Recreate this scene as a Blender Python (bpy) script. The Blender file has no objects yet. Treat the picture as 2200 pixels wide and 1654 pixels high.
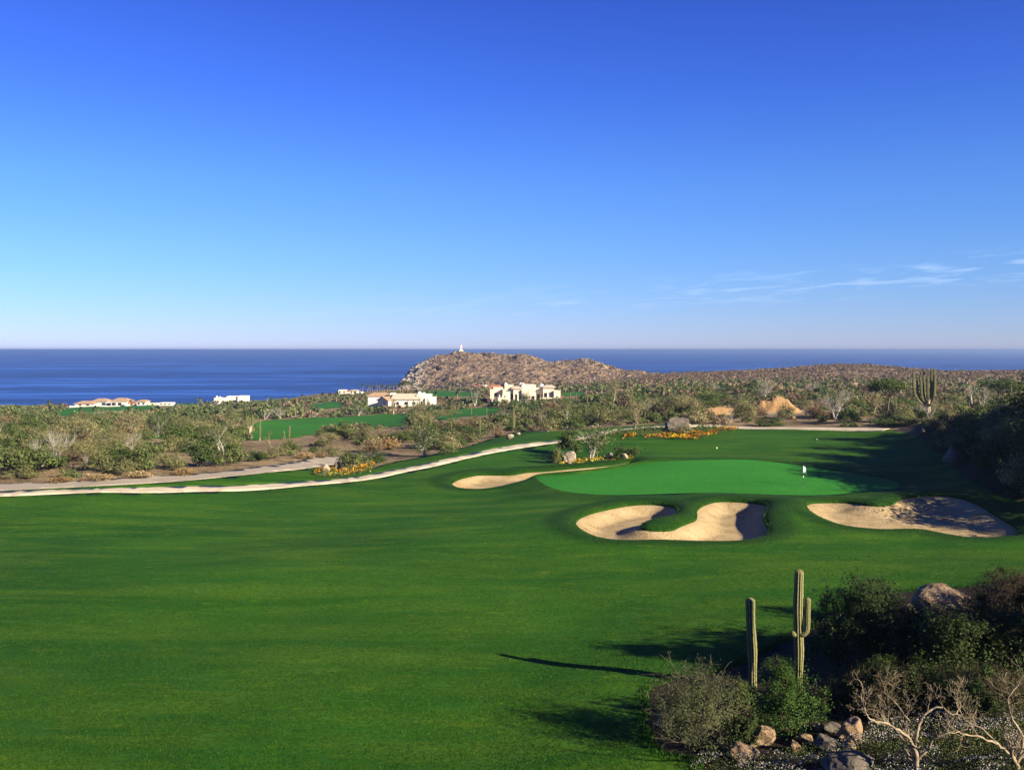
import bpy, math, time
import numpy as np
from mathutils import Vector, Matrix
from mathutils.geometry import delaunay_2d_cdt

T0 = time.time()
scene = bpy.context.scene
COL = scene.collection
F = 2113.0            # focal length in units of a 2200 wide frame
HZ = 752.0            # horizon row in those units
CAMZ = 46.0           # camera height over the sea

# ------------------------------------------------------------------ camera
cam_d = bpy.data.cameras.new('camera')
cam = bpy.data.objects.new('camera', cam_d)
COL.objects.link(cam)
cam.location = (0, 0, CAMZ)
cam.rotation_euler = (math.radians(90), 0, 0)
cam_d.sensor_width = 36.0
cam_d.lens = 36.0 * F / 2200.0
cam_d.shift_y = -(827.0 - HZ) / 2200.0
cam_d.clip_start = 0.5
cam_d.clip_end = 200000.0
scene.camera = cam

# ------------------------------------------------------------------ light
SUNV = Vector((1.37, -1.0, 0.69)).normalized()
SUN_EL = math.asin(SUNV.z)
SUN_AZ = math.atan2(SUNV.x, SUNV.y)      # clockwise from +Y
world = bpy.data.worlds.new('World')
scene.world = world
world.use_nodes = True
wt = world.node_tree
wt.nodes.clear()
def wn(t, **kw):
    n = wt.nodes.new(t)
    for k, v in kw.items():
        setattr(n, k, v)
    return n
w_out = wn('ShaderNodeOutputWorld')
w_bg = wn('ShaderNodeBackground')
w_bg.inputs['Strength'].default_value = 0.055
sky = wn('ShaderNodeTexSky')
sky.sky_type = 'NISHITA'
sky.sun_disc = False
sky.sun_elevation = SUN_EL
sky.sun_rotation = SUN_AZ
sky.altitude = 0
sky.air_density = 1.0
sky.dust_density = 0.0
sky.ozone_density = 10.0
w_hs = wn('ShaderNodeMix', data_type='RGBA', blend_type='MULTIPLY')
w_hs.inputs['Factor'].default_value = 1.0
wt.links.new(sky.outputs[0], w_hs.inputs['A'])
# thin high cirrus, a function of the sky direction
w_tc = wn('ShaderNodeTexCoord')
w_sep = wn('ShaderNodeSeparateXYZ')
wt.links.new(w_tc.outputs['Generated'], w_sep.inputs[0])
def wm(op, a, b=None, c=None, clamp=False):
    n = wn('ShaderNodeMath', operation=op)
    n.use_clamp = clamp
    for i, s in enumerate((a, b, c)):
        if s is None:
            continue
        if isinstance(s, (int, float)):
            n.inputs[i].default_value = s
        else:
            wt.links.new(s, n.inputs[i])
    return n.outputs[0]
w_rp = wn('ShaderNodeValToRGB')      # film-like blue, the same all round the sky
for _k, (_p, _c) in enumerate([(0.0, (.93, .80, 1.04)), (.053, (.91, .82, 1.0)), (.10, (.89, .83, 1.0)), (.164, (.82, .80, 1.05)), (.253, (.60, .61, 1.08)), (.34, (.49, .48, .98)), (.70, (.30, .36, .68))]):
    _e = w_rp.color_ramp.elements
    if _k >= len(_e):
        _e.new(_p)
    if _k == 1:
        _e[1].position = _p
    _e[_k].position = _p
    _e[_k].color = (*_c, 1)
wt.links.new(w_sep.outputs[2], w_rp.inputs[0])
wt.links.new(w_rp.outputs[0], w_hs.inputs['B'])
az = wm('ARCTAN2', w_sep.outputs[0], w_sep.outputs[1])
el = wm('ARCSINE', w_sep.outputs[2])
elc = wm('SUBTRACT', el, wm('MULTIPLY_ADD', az, 0.062, 0.046))
band = wm('SUBTRACT', 1.0, wm('ABSOLUTE', wm('DIVIDE', elc, 0.021)), clamp=True)
side = wm('MULTIPLY', wm('DIVIDE', wm('ADD', az, 0.3), 0.7, clamp=True), wm('DIVIDE', wm('SUBTRACT', 1.1, az), 0.5, clamp=True))
cmb = wn('ShaderNodeCombineXYZ')
wt.links.new(wm('MULTIPLY', az, 14.0), cmb.inputs[0])
wt.links.new(wm('MULTIPLY', wm('SUBTRACT', el, wm('MULTIPLY', az, 0.06)), 130.0), cmb.inputs[1])
cn = wn('ShaderNodeTexNoise')
cn.inputs['Scale'].default_value = 1.0
cn.inputs['Detail'].default_value = 7.0
cn.inputs['Roughness'].default_value = 0.62
cn.inputs['Distortion'].default_value = 0.6
wt.links.new(cmb.outputs[0], cn.inputs['Vector'])
cl = wm('DIVIDE', wm('SUBTRACT', cn.outputs[0], 0.50), 0.28, clamp=True)
cfac = wm('MULTIPLY', wm('MULTIPLY', cl, band), wm('MULTIPLY', side, 0.34))
w_mix = wn('ShaderNodeMix', data_type='RGBA')
wt.links.new(cfac, w_mix.inputs['Factor'])
wt.links.new(w_hs.outputs['Result'], w_mix.inputs['A'])
w_mix.inputs['B'].default_value = (8.0, 9.0, 10.5, 1)
wt.links.new(w_mix.outputs['Result'], w_bg.inputs['Color'])
wt.links.new(w_bg.outputs[0], w_out.inputs[0])

sun_d = bpy.data.lights.new('sun', 'SUN')
sun_d.energy = 5.0
sun_d.angle = math.radians(0.53)
sun_d.color = (1.0, 0.87, 0.64)
sun = bpy.data.objects.new('sun', sun_d)
COL.objects.link(sun)
sun.rotation_euler = (-SUNV).to_track_quat('-Z', 'Y').to_euler()
sun.location = (80, -60, 120)

scene.view_settings.view_transform = 'Standard'
scene.view_settings.look = 'None'
scene.view_settings.gamma = 1.0
scene.view_settings.use_curve_mapping = False
scene.view_settings.exposure = 1.65
scene.render.engine = 'CYCLES'
scene.cycles.use_denoising = True
scene.cycles.denoiser = 'OPENIMAGEDENOISE'
scene.cycles.denoising_input_passes = 'RGB_ALBEDO_NORMAL'
scene.cycles.denoising_prefilter = 'ACCURATE'
scene.cycles.max_bounces = 5
scene.cycles.diffuse_bounces = 2
scene.cycles.glossy_bounces = 2
scene.cycles.transmission_bounces = 3
scene.cycles.transparent_max_bounces = 4
scene.cycles.volume_bounces = 0
scene.cycles.caustics_reflective = False
scene.cycles.caustics_refractive = False

# ------------------------------------------------------------------ noise
def _hash(ix, iy, seed):
    n = (ix.astype(np.int64) * 374761393 + iy.astype(np.int64) * 668265263 + seed * 974634777) & 0x7fffffff
    n = ((n ^ (n >> 13)) * 1274126177) & 0x7fffffff
    n = (n ^ (n >> 16))
    return (n & 0xffff) / 65535.0
def vnoise(x, y, seed=0):
    x = np.asarray(x, float); y = np.asarray(y, float)
    ix = np.floor(x); iy = np.floor(y)
    fx = x - ix; fy = y - iy
    fx = fx * fx * (3 - 2 * fx); fy = fy * fy * (3 - 2 * fy)
    a = _hash(ix, iy, seed); b = _hash(ix + 1, iy, seed)
    c = _hash(ix, iy + 1, seed); d = _hash(ix + 1, iy + 1, seed)
    return (a + (b - a) * fx) * (1 - fy) + (c + (d - c) * fx) * fy - 0.5
def fbm(x, y, oct=4, seed=0, gain=0.5):
    s = 0; a = 1.0; f = 1.0
    for i in range(oct):
        s = s + a * vnoise(np.asarray(x) * f + 17.3 * i, np.asarray(y) * f - 9.1 * i, seed + i)
        a *= gain; f *= 2.03
    return s
def sstep(a, b, x):
    t = np.clip((np.asarray(x, float) - a) / (b - a), 0, 1)
    return t * t * (3 - 2 * t)

# ------------------------------------------------------------------ materials
def mat(name):
    m = bpy.data.materials.new(name)
    m.use_nodes = True
    nt = m.node_tree
    b = nt.nodes['Principled BSDF']
    return m, nt, b
class NT:
    """small helper to write node graphs as expressions"""
    def __init__(s, nt):
        s.nt = nt
    def n(s, t, **kw):
        n = s.nt.nodes.new(t)
        for k, v in kw.items():
            setattr(n, k, v)
        return n
    def put(s, sock, v):
        if hasattr(v, 'node'):
            s.nt.links.new(v, sock)
        elif isinstance(v, (tuple, list)) and sock.type == 'RGBA' and len(v) == 3:
            sock.default_value = (*v, 1)
        else:
            sock.default_value = v
    def noise(s, vec, scale, detail=2.0, rough=0.5, dist=0.0):
        n = s.n('ShaderNodeTexNoise')
        s.put(n.inputs['Vector'], vec)
        n.inputs['Scale'].default_value = scale
        n.inputs['Detail'].default_value = detail
        n.inputs['Roughness'].default_value = rough
        n.inputs['Distortion'].default_value = dist
        return n.outputs[0]
    def pos(s):
        return s.n('ShaderNodeNewGeometry').outputs['Position']
    def obj(s):
        return s.n('ShaderNodeTexCoord').outputs['Object']
    def mapv(s, vec, scale=(1, 1, 1), rot=(0, 0, 0)):
        n = s.n('ShaderNodeMapping')
        s.put(n.inputs['Vector'], vec)
        n.inputs['Scale'].default_value = scale
        n.inputs['Rotation'].default_value = rot
        return n.outputs[0]
    def ramp(s, fac, stops):
        n = s.n('ShaderNodeValToRGB')
        s.put(n.inputs[0], fac)
        e = n.color_ramp.elements
        while len(e) < len(stops):
            e.new(0.5)
        for k, (p, c) in enumerate(stops):
            e[k].position = p
            e[k].color = (*c, 1) if len(c) == 3 else c
        return n.outputs[0]
    def mix(s, fac, a, b, mode='MIX'):
        n = s.n('ShaderNodeMix', data_type='RGBA', blend_type=mode)
        s.put(n.inputs['Factor'], fac)
        s.put(n.inputs['A'], a)
        s.put(n.inputs['B'], b)
        return n.outputs['Result']
    def math(s, op, a, b=0.0, clamp=False):
        n = s.n('ShaderNodeMath', operation=op)
        n.use_clamp = clamp
        s.put(n.inputs[0], a)
        s.put(n.inputs[1], b)
        return n.outputs[0]
    def bump(s, h, strength, dist, normal=None):
        n = s.n('ShaderNodeBump')
        n.inputs['Strength'].default_value = strength
        n.inputs['Distance'].default_value = dist
        s.put(n.inputs['Height'], h)
        if normal is not None:
            s.put(n.inputs['Normal'], normal)
        return n.outputs[0]
    def attr(s, name):
        n = s.n('ShaderNodeAttribute')
        n.attribute_name = name
        return n.outputs['Fac']
    def rnd(s):
        return s.n('ShaderNodeObjectInfo').outputs['Random']
def rough(b, r, spec=0.2):
    b.inputs['Roughness'].default_value = r
    b.inputs['Specular IOR Level'].default_value = spec

M = {}
KA = 0.58             # overall darkening of the natural colours to their real-world values
def kc(c, k=None):
    k = KA if k is None else k
    return tuple(x * k for x in c)
def turf_mat(name, c0, c1, c2, bump_d, streak):
    m, nt, b = mat(name)
    g = NT(nt)
    c0, c1, c2 = kc(c0), kc(c1), kc(c2)
    p = g.pos()
    big = g.noise(p, 0.055, 3, 0.55)
    mid = g.noise(g.mapv(p, (0.22, 1.0, 1.0), (0, 0, -0.18)), 0.36, 5, 0.62, 0.4)
    fine = g.noise(p, 5.0, 5, 0.8)
    yel = g.noise(g.mapv(p, (0.35, 1.0, 1.0), (0, 0, 0.3)), 1.6, 5, 0.7)
    c = g.ramp(big, [(0.3, c0), (0.7, c1)])
    c = g.mix(g.math('MULTIPLY', g.ramp(mid, [(0.42, (0, 0, 0)), (0.68, (1, 1, 1))]), streak), c, c2)
    c = g.mix(g.math('MULTIPLY', g.ramp(yel, [(0.56, (0, 0, 0)), (0.74, (1, 1, 1))]), streak * 0.9), c, tuple(x * k for x, k in zip(c2, (1.9, 1.25, 1.2))))
    c = g.mix(1.0, c, g.ramp(fine, [(0.28, (0.40, 0.42, 0.45)), (0.5, (0.95, 0.95, 0.95)), (0.72, (1.75, 1.6, 1.4))]), 'MULTIPLY')
    if name == 'green_turf':
        wv = g.n('ShaderNodeTexWave', bands_direction='Y')
        g.put(wv.inputs['Vector'], g.mapv(p, (1, 1, 1), (0, 0, 0.12)))
        wv.inputs['Scale'].default_value = 0.42
        wv.inputs['Distortion'].default_value = 0.8
        wv.inputs['Detail'].default_value = 2.0
        c = g.mix(1.0, c, g.ramp(wv.outputs['Fac'], [(0.3, (0.86, 0.88, 0.86)), (0.7, (1.1, 1.07, 1.05))]), 'MULTIPLY')
    rg = g.attr('rough')
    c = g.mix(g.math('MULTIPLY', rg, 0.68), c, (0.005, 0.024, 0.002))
    g.put(b.inputs['Base Color'], c)
    h = g.math('ADD', g.noise(p, 14.0, 4, 0.7), g.math('MULTIPLY', g.noise(p, 2.6, 3, 0.6), g.math('ADD', 0.8, g.math('MULTIPLY', rg, 2.2))))
    g.put(b.inputs['Normal'], g.bump(h, 1.0, bump_d))
    rough(b, 0.9, 0.08)
    b.inputs['Sheen Weight'].default_value = 0.0
    M[name] = m
turf_mat('fairway_turf', (0.019, 0.094, 0.004), (0.034, 0.146, 0.006), (0.088, 0.195, 0.011), 0.05, 0.7)
turf_mat('far_turf', (0.030, 0.165, 0.014), (0.042, 0.21, 0.018), (0.070, 0.24, 0.022), 0.04, 0.6)  # same grass as the fairway, brightened: distance haze put into its colour
turf_mat('green_turf', (0.032, 0.23, 0.022), (0.042, 0.285, 0.028), (0.060, 0.32, 0.036), 0.01, 0.5)

def soil_mat():
    m, nt, b = mat('scrub_soil')
    g = NT(nt)
    p = g.pos()
    big = g.noise(p, 0.045, 4, 0.6)
    mid = g.noise(p, 0.5, 5, 0.7)
    fine = g.noise(p, 5.0, 4, 0.7)
    c = g.ramp(big, [(0.35, (0.27, 0.19, 0.105)), (0.5, (0.42, 0.31, 0.18)), (0.65, (0.32, 0.225, 0.125))])
    c = g.mix(g.ramp(mid, [(0.5, (0, 0, 0)), (0.62, (1, 1, 1))]), c, (0.16, 0.125, 0.06))
    c = g.mix(g.ramp(g.noise(p, 1.7, 3, 0.6), [(0.60, (0, 0, 0)), (0.66, (1, 1, 1))]), c, (0.42, 0.35, 0.25))
    soil_shade = g.ramp(g.noise(p, 2.2, 5, 0.7), [(0.35, (0.022, 0.017, 0.010)), (0.55, (0.045, 0.034, 0.019)), (0.72, (0.11, 0.078, 0.042))])  # dark soil tones: the shade among the plants is put into the colour
    c = g.mix(g.attr('soil_shade'), c, soil_shade)
    c = g.mix(1.0, c, g.ramp(fine, [(0.3, (0.6, 0.6, 0.6)), (0.7, (1.2, 1.2, 1.2))]), 'MULTIPLY')
    c = g.mix(1.0, c, (KA, KA, KA), 'MULTIPLY')
    g.put(b.inputs['Base Color'], c)
    g.put(b.inputs['Normal'], g.bump(g.math('ADD', mid, fine), 0.8, 0.25))
    rough(b, 0.95, 0.1)
    M['soil'] = m
soil_mat()
def sand_mat():
    m, nt, b = mat('bunker_sand')
    g = NT(nt)
    p = g.pos()
    c = g.ramp(g.noise(p, 0.7, 4, 0.6), [(0.3, (0.38, 0.275, 0.135)), (0.5, (0.50, 0.38, 0.205)), (0.7, (0.58, 0.455, 0.26))])
    c = g.mix(1.0, c, g.ramp(g.noise(p, 9, 4, 0.7), [(0.3, (0.75, 0.75, 0.75)), (0.7, (1.12, 1.12, 1.12))]), 'MULTIPLY')
    c = g.mix(1.0, c, (KA * 1.13, KA * 1.12, KA * 1.12), 'MULTIPLY')
    g.put(b.inputs['Base Color'], c)
    rk = g.n('ShaderNodeTexWave')
    g.put(rk.inputs['Vector'], p)
    rk.inputs['Scale'].default_value = 1.6
    rk.inputs['Distortion'].default_value = 14.0
    rk.inputs['Detail'].default_value = 2.0
    h = g.math('ADD', g.math('MULTIPLY', rk.outputs['Fac'], 0.10), g.noise(p, 4.0, 4, 0.65))
    g.put(b.inputs['Normal'], g.bump(h, 1.0, 0.09))
    rough(b, 0.95, 0.1)
    M['sand'] = m
sand_mat()
def plain_mat(name, ca, cb, scale, bump=0.02, r=0.85, fine=True, spec=0.2, coords='pos', k=0.7):
    if name.startswith(('white', 'stucco')):
        k = 1.0
    ca, cb = kc(ca, k), kc(cb, k)
    m, nt, b = mat(name)
    g = NT(nt)
    p = g.pos() if coords == 'pos' else g.obj()
    c = g.ramp(g.noise(p, scale, 4, 0.6), [(0.3, ca), (0.7, cb)])
    if fine:
        c = g.mix(1.0, c, g.ramp(g.noise(p, scale * 14, 3, 0.7), [(0.3, (0.82, 0.82, 0.82)), (0.7, (1.1, 1.1, 1.1))]), 'MULTIPLY')
    g.put(b.inputs['Base Color'], c)
    if bump:
        g.put(b.inputs['Normal'], g.bump(g.noise(p, scale * 7, 4, 0.65), 0.8, bump))
    rough(b, r, spec)
    M[name] = m
    return m
plain_mat('cart_path_concrete', (0.46, 0.385, 0.27), (0.64, 0.55, 0.41), 0.5, 0.012, k=.8)
plain_mat('road_asphalt', (0.36, 0.305, 0.235), (0.46, 0.40, 0.32), 0.35, 0.012)
plain_mat('orange_earth', (0.34, 0.19, 0.075), (0.50, 0.32, 0.15), 0.6, 0.25)

# sea
def sea_mat():
    m, nt, b = mat('sea_water')
    g = NT(nt)
    p = g.pos()
    st = g.noise(g.mapv(p, (0.0008, 0.0040, 1), (0, 0, 0.05)), 1.0, 5, 0.6, 0.6)
    st2 = g.noise(g.mapv(p, (0.004, 0.022, 1), (0, 0, -0.06)), 1.0, 4, 0.65, 0.8)
    f = g.math('ADD', g.math('MULTIPLY', st, 0.5), g.math('MULTIPLY', st2, 0.5))
    c = g.ramp(f, [(0.42, (0.0025, 0.010, 0.066)), (0.50, (0.005, 0.022, 0.13)), (0.59, (0.030, 0.10, 0.40))])
    g.put(b.inputs['Base Color'], c)
    w = g.math('ADD', g.noise(g.mapv(p, (0.012, 0.05, 1)), 1.0, 3, 0.5, 0.4), g.math('MULTIPLY', st2, 3.0))
    g.put(b.inputs['Normal'], g.bump(w, 0.5, 1.6))
    b.inputs['IOR'].default_value = 1.33
    rough(b, 0.35, 0.16)
    M['sea'] = m
sea_mat()

def rock_mat(name, ca, cb, cc, scale=1.2, bump=0.12):
    ca, cb, cc = kc(ca, .66), kc(cb, .66), kc(cc, .66)
    m, nt, b = mat(name)
    g = NT(nt)
    p = g.obj()
    c = g.ramp(g.noise(p, scale, 5, 0.65, 0.4), [(0.3, ca), (0.5, cb), (0.7, cc)])
    c = g.mix(1.0, c, g.ramp(g.noise(p, scale * 12, 4, 0.7), [(0.3, (0.7, 0.7, 0.7)), (0.7, (1.15, 1.15, 1.15))]), 'MULTIPLY')
    v = g.n('ShaderNodeTexVoronoi', feature='DISTANCE_TO_EDGE')
    g.put(v.inputs['Vector'], g.mapv(p, (1, 1, 1.6)))
    v.inputs['Scale'].default_value = scale * 0.7
    crack = g.ramp(v.outputs['Distance'], [(0.0, (0.35, 0.33, 0.3)), (0.035, (1, 1, 1))])
    c = g.mix(0.6, c, crack, 'MULTIPLY')
    g.put(b.inputs['Base Color'], c)
    g.put(b.inputs['Normal'], g.bump(g.noise(p, scale * 4, 6, 0.7), 0.9, bump))
    rough(b, 0.85, 0.2)
    M[name] = m
rock_mat('rock_tan', (0.20, 0.13, 0.075), (0.36, 0.25, 0.15), (0.46, 0.35, 0.23))
rock_mat('rock_pale', (0.24, 0.19, 0.135), (0.44, 0.365, 0.27), (0.60, 0.52, 0.42))
rock_mat('rock_dark', (0.085, 0.075, 0.065), (0.17, 0.145, 0.12), (0.27, 0.22, 0.17))
def headland_mat():
    m, nt, b = mat('headland_rock')
    g = NT(nt)
    p = g.pos()
    c = g.ramp(g.noise(p, 0.09, 6, 0.75), [(0.36, (0.13, 0.088, 0.052)), (0.5, (0.24, 0.166, 0.10)), (0.62, (0.34, 0.245, 0.152))])
    st = g.attr('steep')
    c = g.mix(st, c, g.ramp(g.noise(p, 0.22, 5, 0.7), [(0.35, (0.20, 0.17, 0.135)), (0.65, (0.52, 0.46, 0.38))]))
    c = g.mix(1.0, c, (.66, .66, .66), 'MULTIPLY')
    g.put(b.inputs['Base Color'], c)
    g.put(b.inputs['Normal'], g.bump(g.noise(p, 0.4, 6, 0.75), 1.0, 1.6))
    rough(b, 0.95, 0.1)
    M['headland'] = m
headland_mat()

# ------------------------------------------------------------------ mesh building
class MB:
    """collects vertex and face arrays; build() links ONE mesh object"""
    def __init__(s):
        s.v = []; s.q = []; s.t = []; s.qm = []; s.tm = []; s.n = 0
        s.attrs = {}
    def add(s, v, quads=None, tris=None, m=0):
        v = np.asarray(v, float).reshape(-1, 3)
        if quads is not None and len(quads):
            q = np.asarray(quads, np.int64) + s.n
            s.q.append(q); s.qm.append(np.full(len(q), m))
        if tris is not None and len(tris):
            t = np.asarray(tris, np.int64) + s.n
            s.t.append(t); s.tm.append(np.full(len(t), m))
        s.v.append(v); s.n += len(v)
        return s
    def arrays(s):
        v = np.concatenate(s.v) if s.v else np.zeros((0, 3))
        q = np.concatenate(s.q) if s.q else np.zeros((0, 4), np.int64)
        t = np.concatenate(s.t) if s.t else np.zeros((0, 3), np.int64)
        qm = np.concatenate(s.qm) if s.qm else np.zeros(0, int)
        tm = np.concatenate(s.tm) if s.tm else np.zeros(0, int)
        return v, q, t, qm, tm
    def merge(s, other, loc=(0, 0, 0), rz=0.0, sc=(1, 1, 1)):
        v, q, t, qm, tm = other
        c, n = math.cos(rz), math.sin(rz)
        vv = v * np.asarray(sc)
        vv = np.stack([vv[:, 0] * c - vv[:, 1] * n, vv[:, 0] * n + vv[:, 1] * c, vv[:, 2]], 1) + np.asarray(loc)
        s.v.append(vv)
        if len(q): s.q.append(q + s.n); s.qm.append(qm)
        if len(t): s.t.append(t + s.n); s.tm.append(tm)
        s.n += len(v)
    def mesh(s, name, mats, smooth=False, attrs=None):
        v, q, t, qm, tm = s.arrays()
        me = bpy.data.meshes.new(name)
        me.vertices.add(len(v))
        me.vertices.foreach_set('co', v.astype(np.float32).ravel())
        nl = len(q) * 4 + len(t) * 3
        me.loops.add(nl)
        me.loops.foreach_set('vertex_index', np.concatenate([q.ravel(), t.ravel()]).astype(np.int32))
        me.polygons.add(len(q) + len(t))
        starts = np.concatenate([np.arange(len(q)) * 4, len(q) * 4 + np.arange(len(t)) * 3]).astype(np.int32)
        me.polygons.foreach_set('loop_start', starts)
        me.polygons.foreach_set('material_index', np.concatenate([qm, tm]).astype(np.int32))
        me.polygons.foreach_set('use_smooth', np.full(len(q) + len(t), bool(smooth)))
        for mm in (mats if isinstance(mats, (list, tuple)) else [mats]):
            me.materials.append(mm)
        for k, a in (attrs or {}).items():
            at = me.attributes.new(k, 'FLOAT', 'POINT')
            at.data.foreach_set('value', np.asarray(a, np.float32))
        me.update(calc_edges=True)
        me.validate()
        return me
    def build(s, name, mats, parent=None, smooth=False, loc=None, attrs=None):
        o = bpy.data.objects.new(name, s.mesh(name, mats, smooth, attrs))
        COL.objects.link(o)
        if parent is not None:
            o.parent = parent
        if loc is not None:
            o.location = loc
        return o
    # shapes
    def box(s, x0, x1, y0, y1, z0, z1, m=0):
        v = [(x0, y0, z0), (x1, y0, z0), (x1, y1, z0), (x0, y1, z0), (x0, y0, z1), (x1, y0, z1), (x1, y1, z1), (x0, y1, z1)]
        return s.add(v, quads=[(0, 3, 2, 1), (4, 5, 6, 7), (0, 1, 5, 4), (1, 2, 6, 5), (2, 3, 7, 6), (3, 0, 4, 7)], m=m)
    def tube(s, pts, rad, sides=6, m=0, cap=True):
        pts = np.asarray(pts, float); rad = np.asarray(rad, float)
        k = len(pts)
        d = np.gradient(pts, axis=0)
        d /= np.linalg.norm(d, axis=1, keepdims=True) + 1e-9
        ref = np.array([0, 0, 1.0]) if abs(d[0, 2]) < 0.8 else np.array([1.0, 0, 0])
        a = np.cross(d, ref); a /= np.linalg.norm(a, axis=1, keepdims=True) + 1e-9
        b = np.cross(d, a)
        th = np.arange(sides) * 2 * math.pi / sides
        v = pts[:, None, :] + rad[:, None, None] * (np.cos(th)[None, :, None] * a[:, None, :] + np.sin(th)[None, :, None] * b[:, None, :])
        i = np.arange(k - 1)[:, None] * sides
        j = np.arange(sides)[None, :]
        j2 = (j + 1) % sides
        q = np.stack([i + j, i + j2, i + sides + j2, i + sides + j], -1).reshape(-1, 4)
        n0 = s.n
        s.add(v.reshape(-1, 3), quads=q, m=m)
        if cap:
            tv = (k - 1) * sides
            tr = [(tv, tv + a1, tv + a1 + 1) for a1 in range(1, sides - 1)]
            s.t.append(np.asarray(tr, np.int64) + n0); s.tm.append(np.full(len(tr), m))
        return s
    def leaves(s, c, size, rng, asp=0.5, up=0.35, m=0, tri=False, nrm=None):
        """one leaf-shaped face at every centre, random facing"""
        c = np.asarray(c, float)
        n = len(c)
        if n == 0:
            return s
        size = np.broadcast_to(np.asarray(size, float), (n,))[:, None]
        a = rng.normal(size=(n, 3)); a[:, 2] += up * 0.3
        a /= np.linalg.norm(a, axis=1, keepdims=True)
        r = rng.normal(size=(n, 3))
        if nrm is not None:
            nn_ = np.asarray(nrm) + rng.normal(0, 0.55, (n, 3))
            a = np.cross(nn_, r); a /= np.linalg.norm(a, axis=1, keepdims=True) + 1e-9
            r = nn_
        b = np.cross(a, r); b /= np.linalg.norm(b, axis=1, keepdims=True) + 1e-9
        if tri:
            v = np.stack([c - a * size * .5 - b * size * asp * .5, c - a * size * .5 + b * size * asp * .5, c + a * size * .6], 1)
            return s.add(v.reshape(-1, 3), tris=np.arange(n * 3).reshape(n, 3), m=m)
        v = np.stack([c - a * size * .5, c + b * size * asp * .5, c + a * size * .5, c - b * size * asp * .5], 1)
        return s.add(v.reshape(-1, 3), quads=np.arange(n * 4).reshape(n, 4), m=m)

def tag(o, label=None, cat=None, group=None, kind=None):
    if label: o['label'] = label
    if cat: o['category'] = cat
    if group: o['group'] = group
    if kind: o['kind'] = kind
    return o
def empty(name, loc=(0, 0, 0), rz=0.0, sc=1.0):
    o = bpy.data.objects.new(name, None)
    COL.objects.link(o)
    o.location = loc
    o.rotation_euler = (0, 0, rz)
    o.scale = (sc, sc, sc) if isinstance(sc, (int, float)) else sc
    return o

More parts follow.
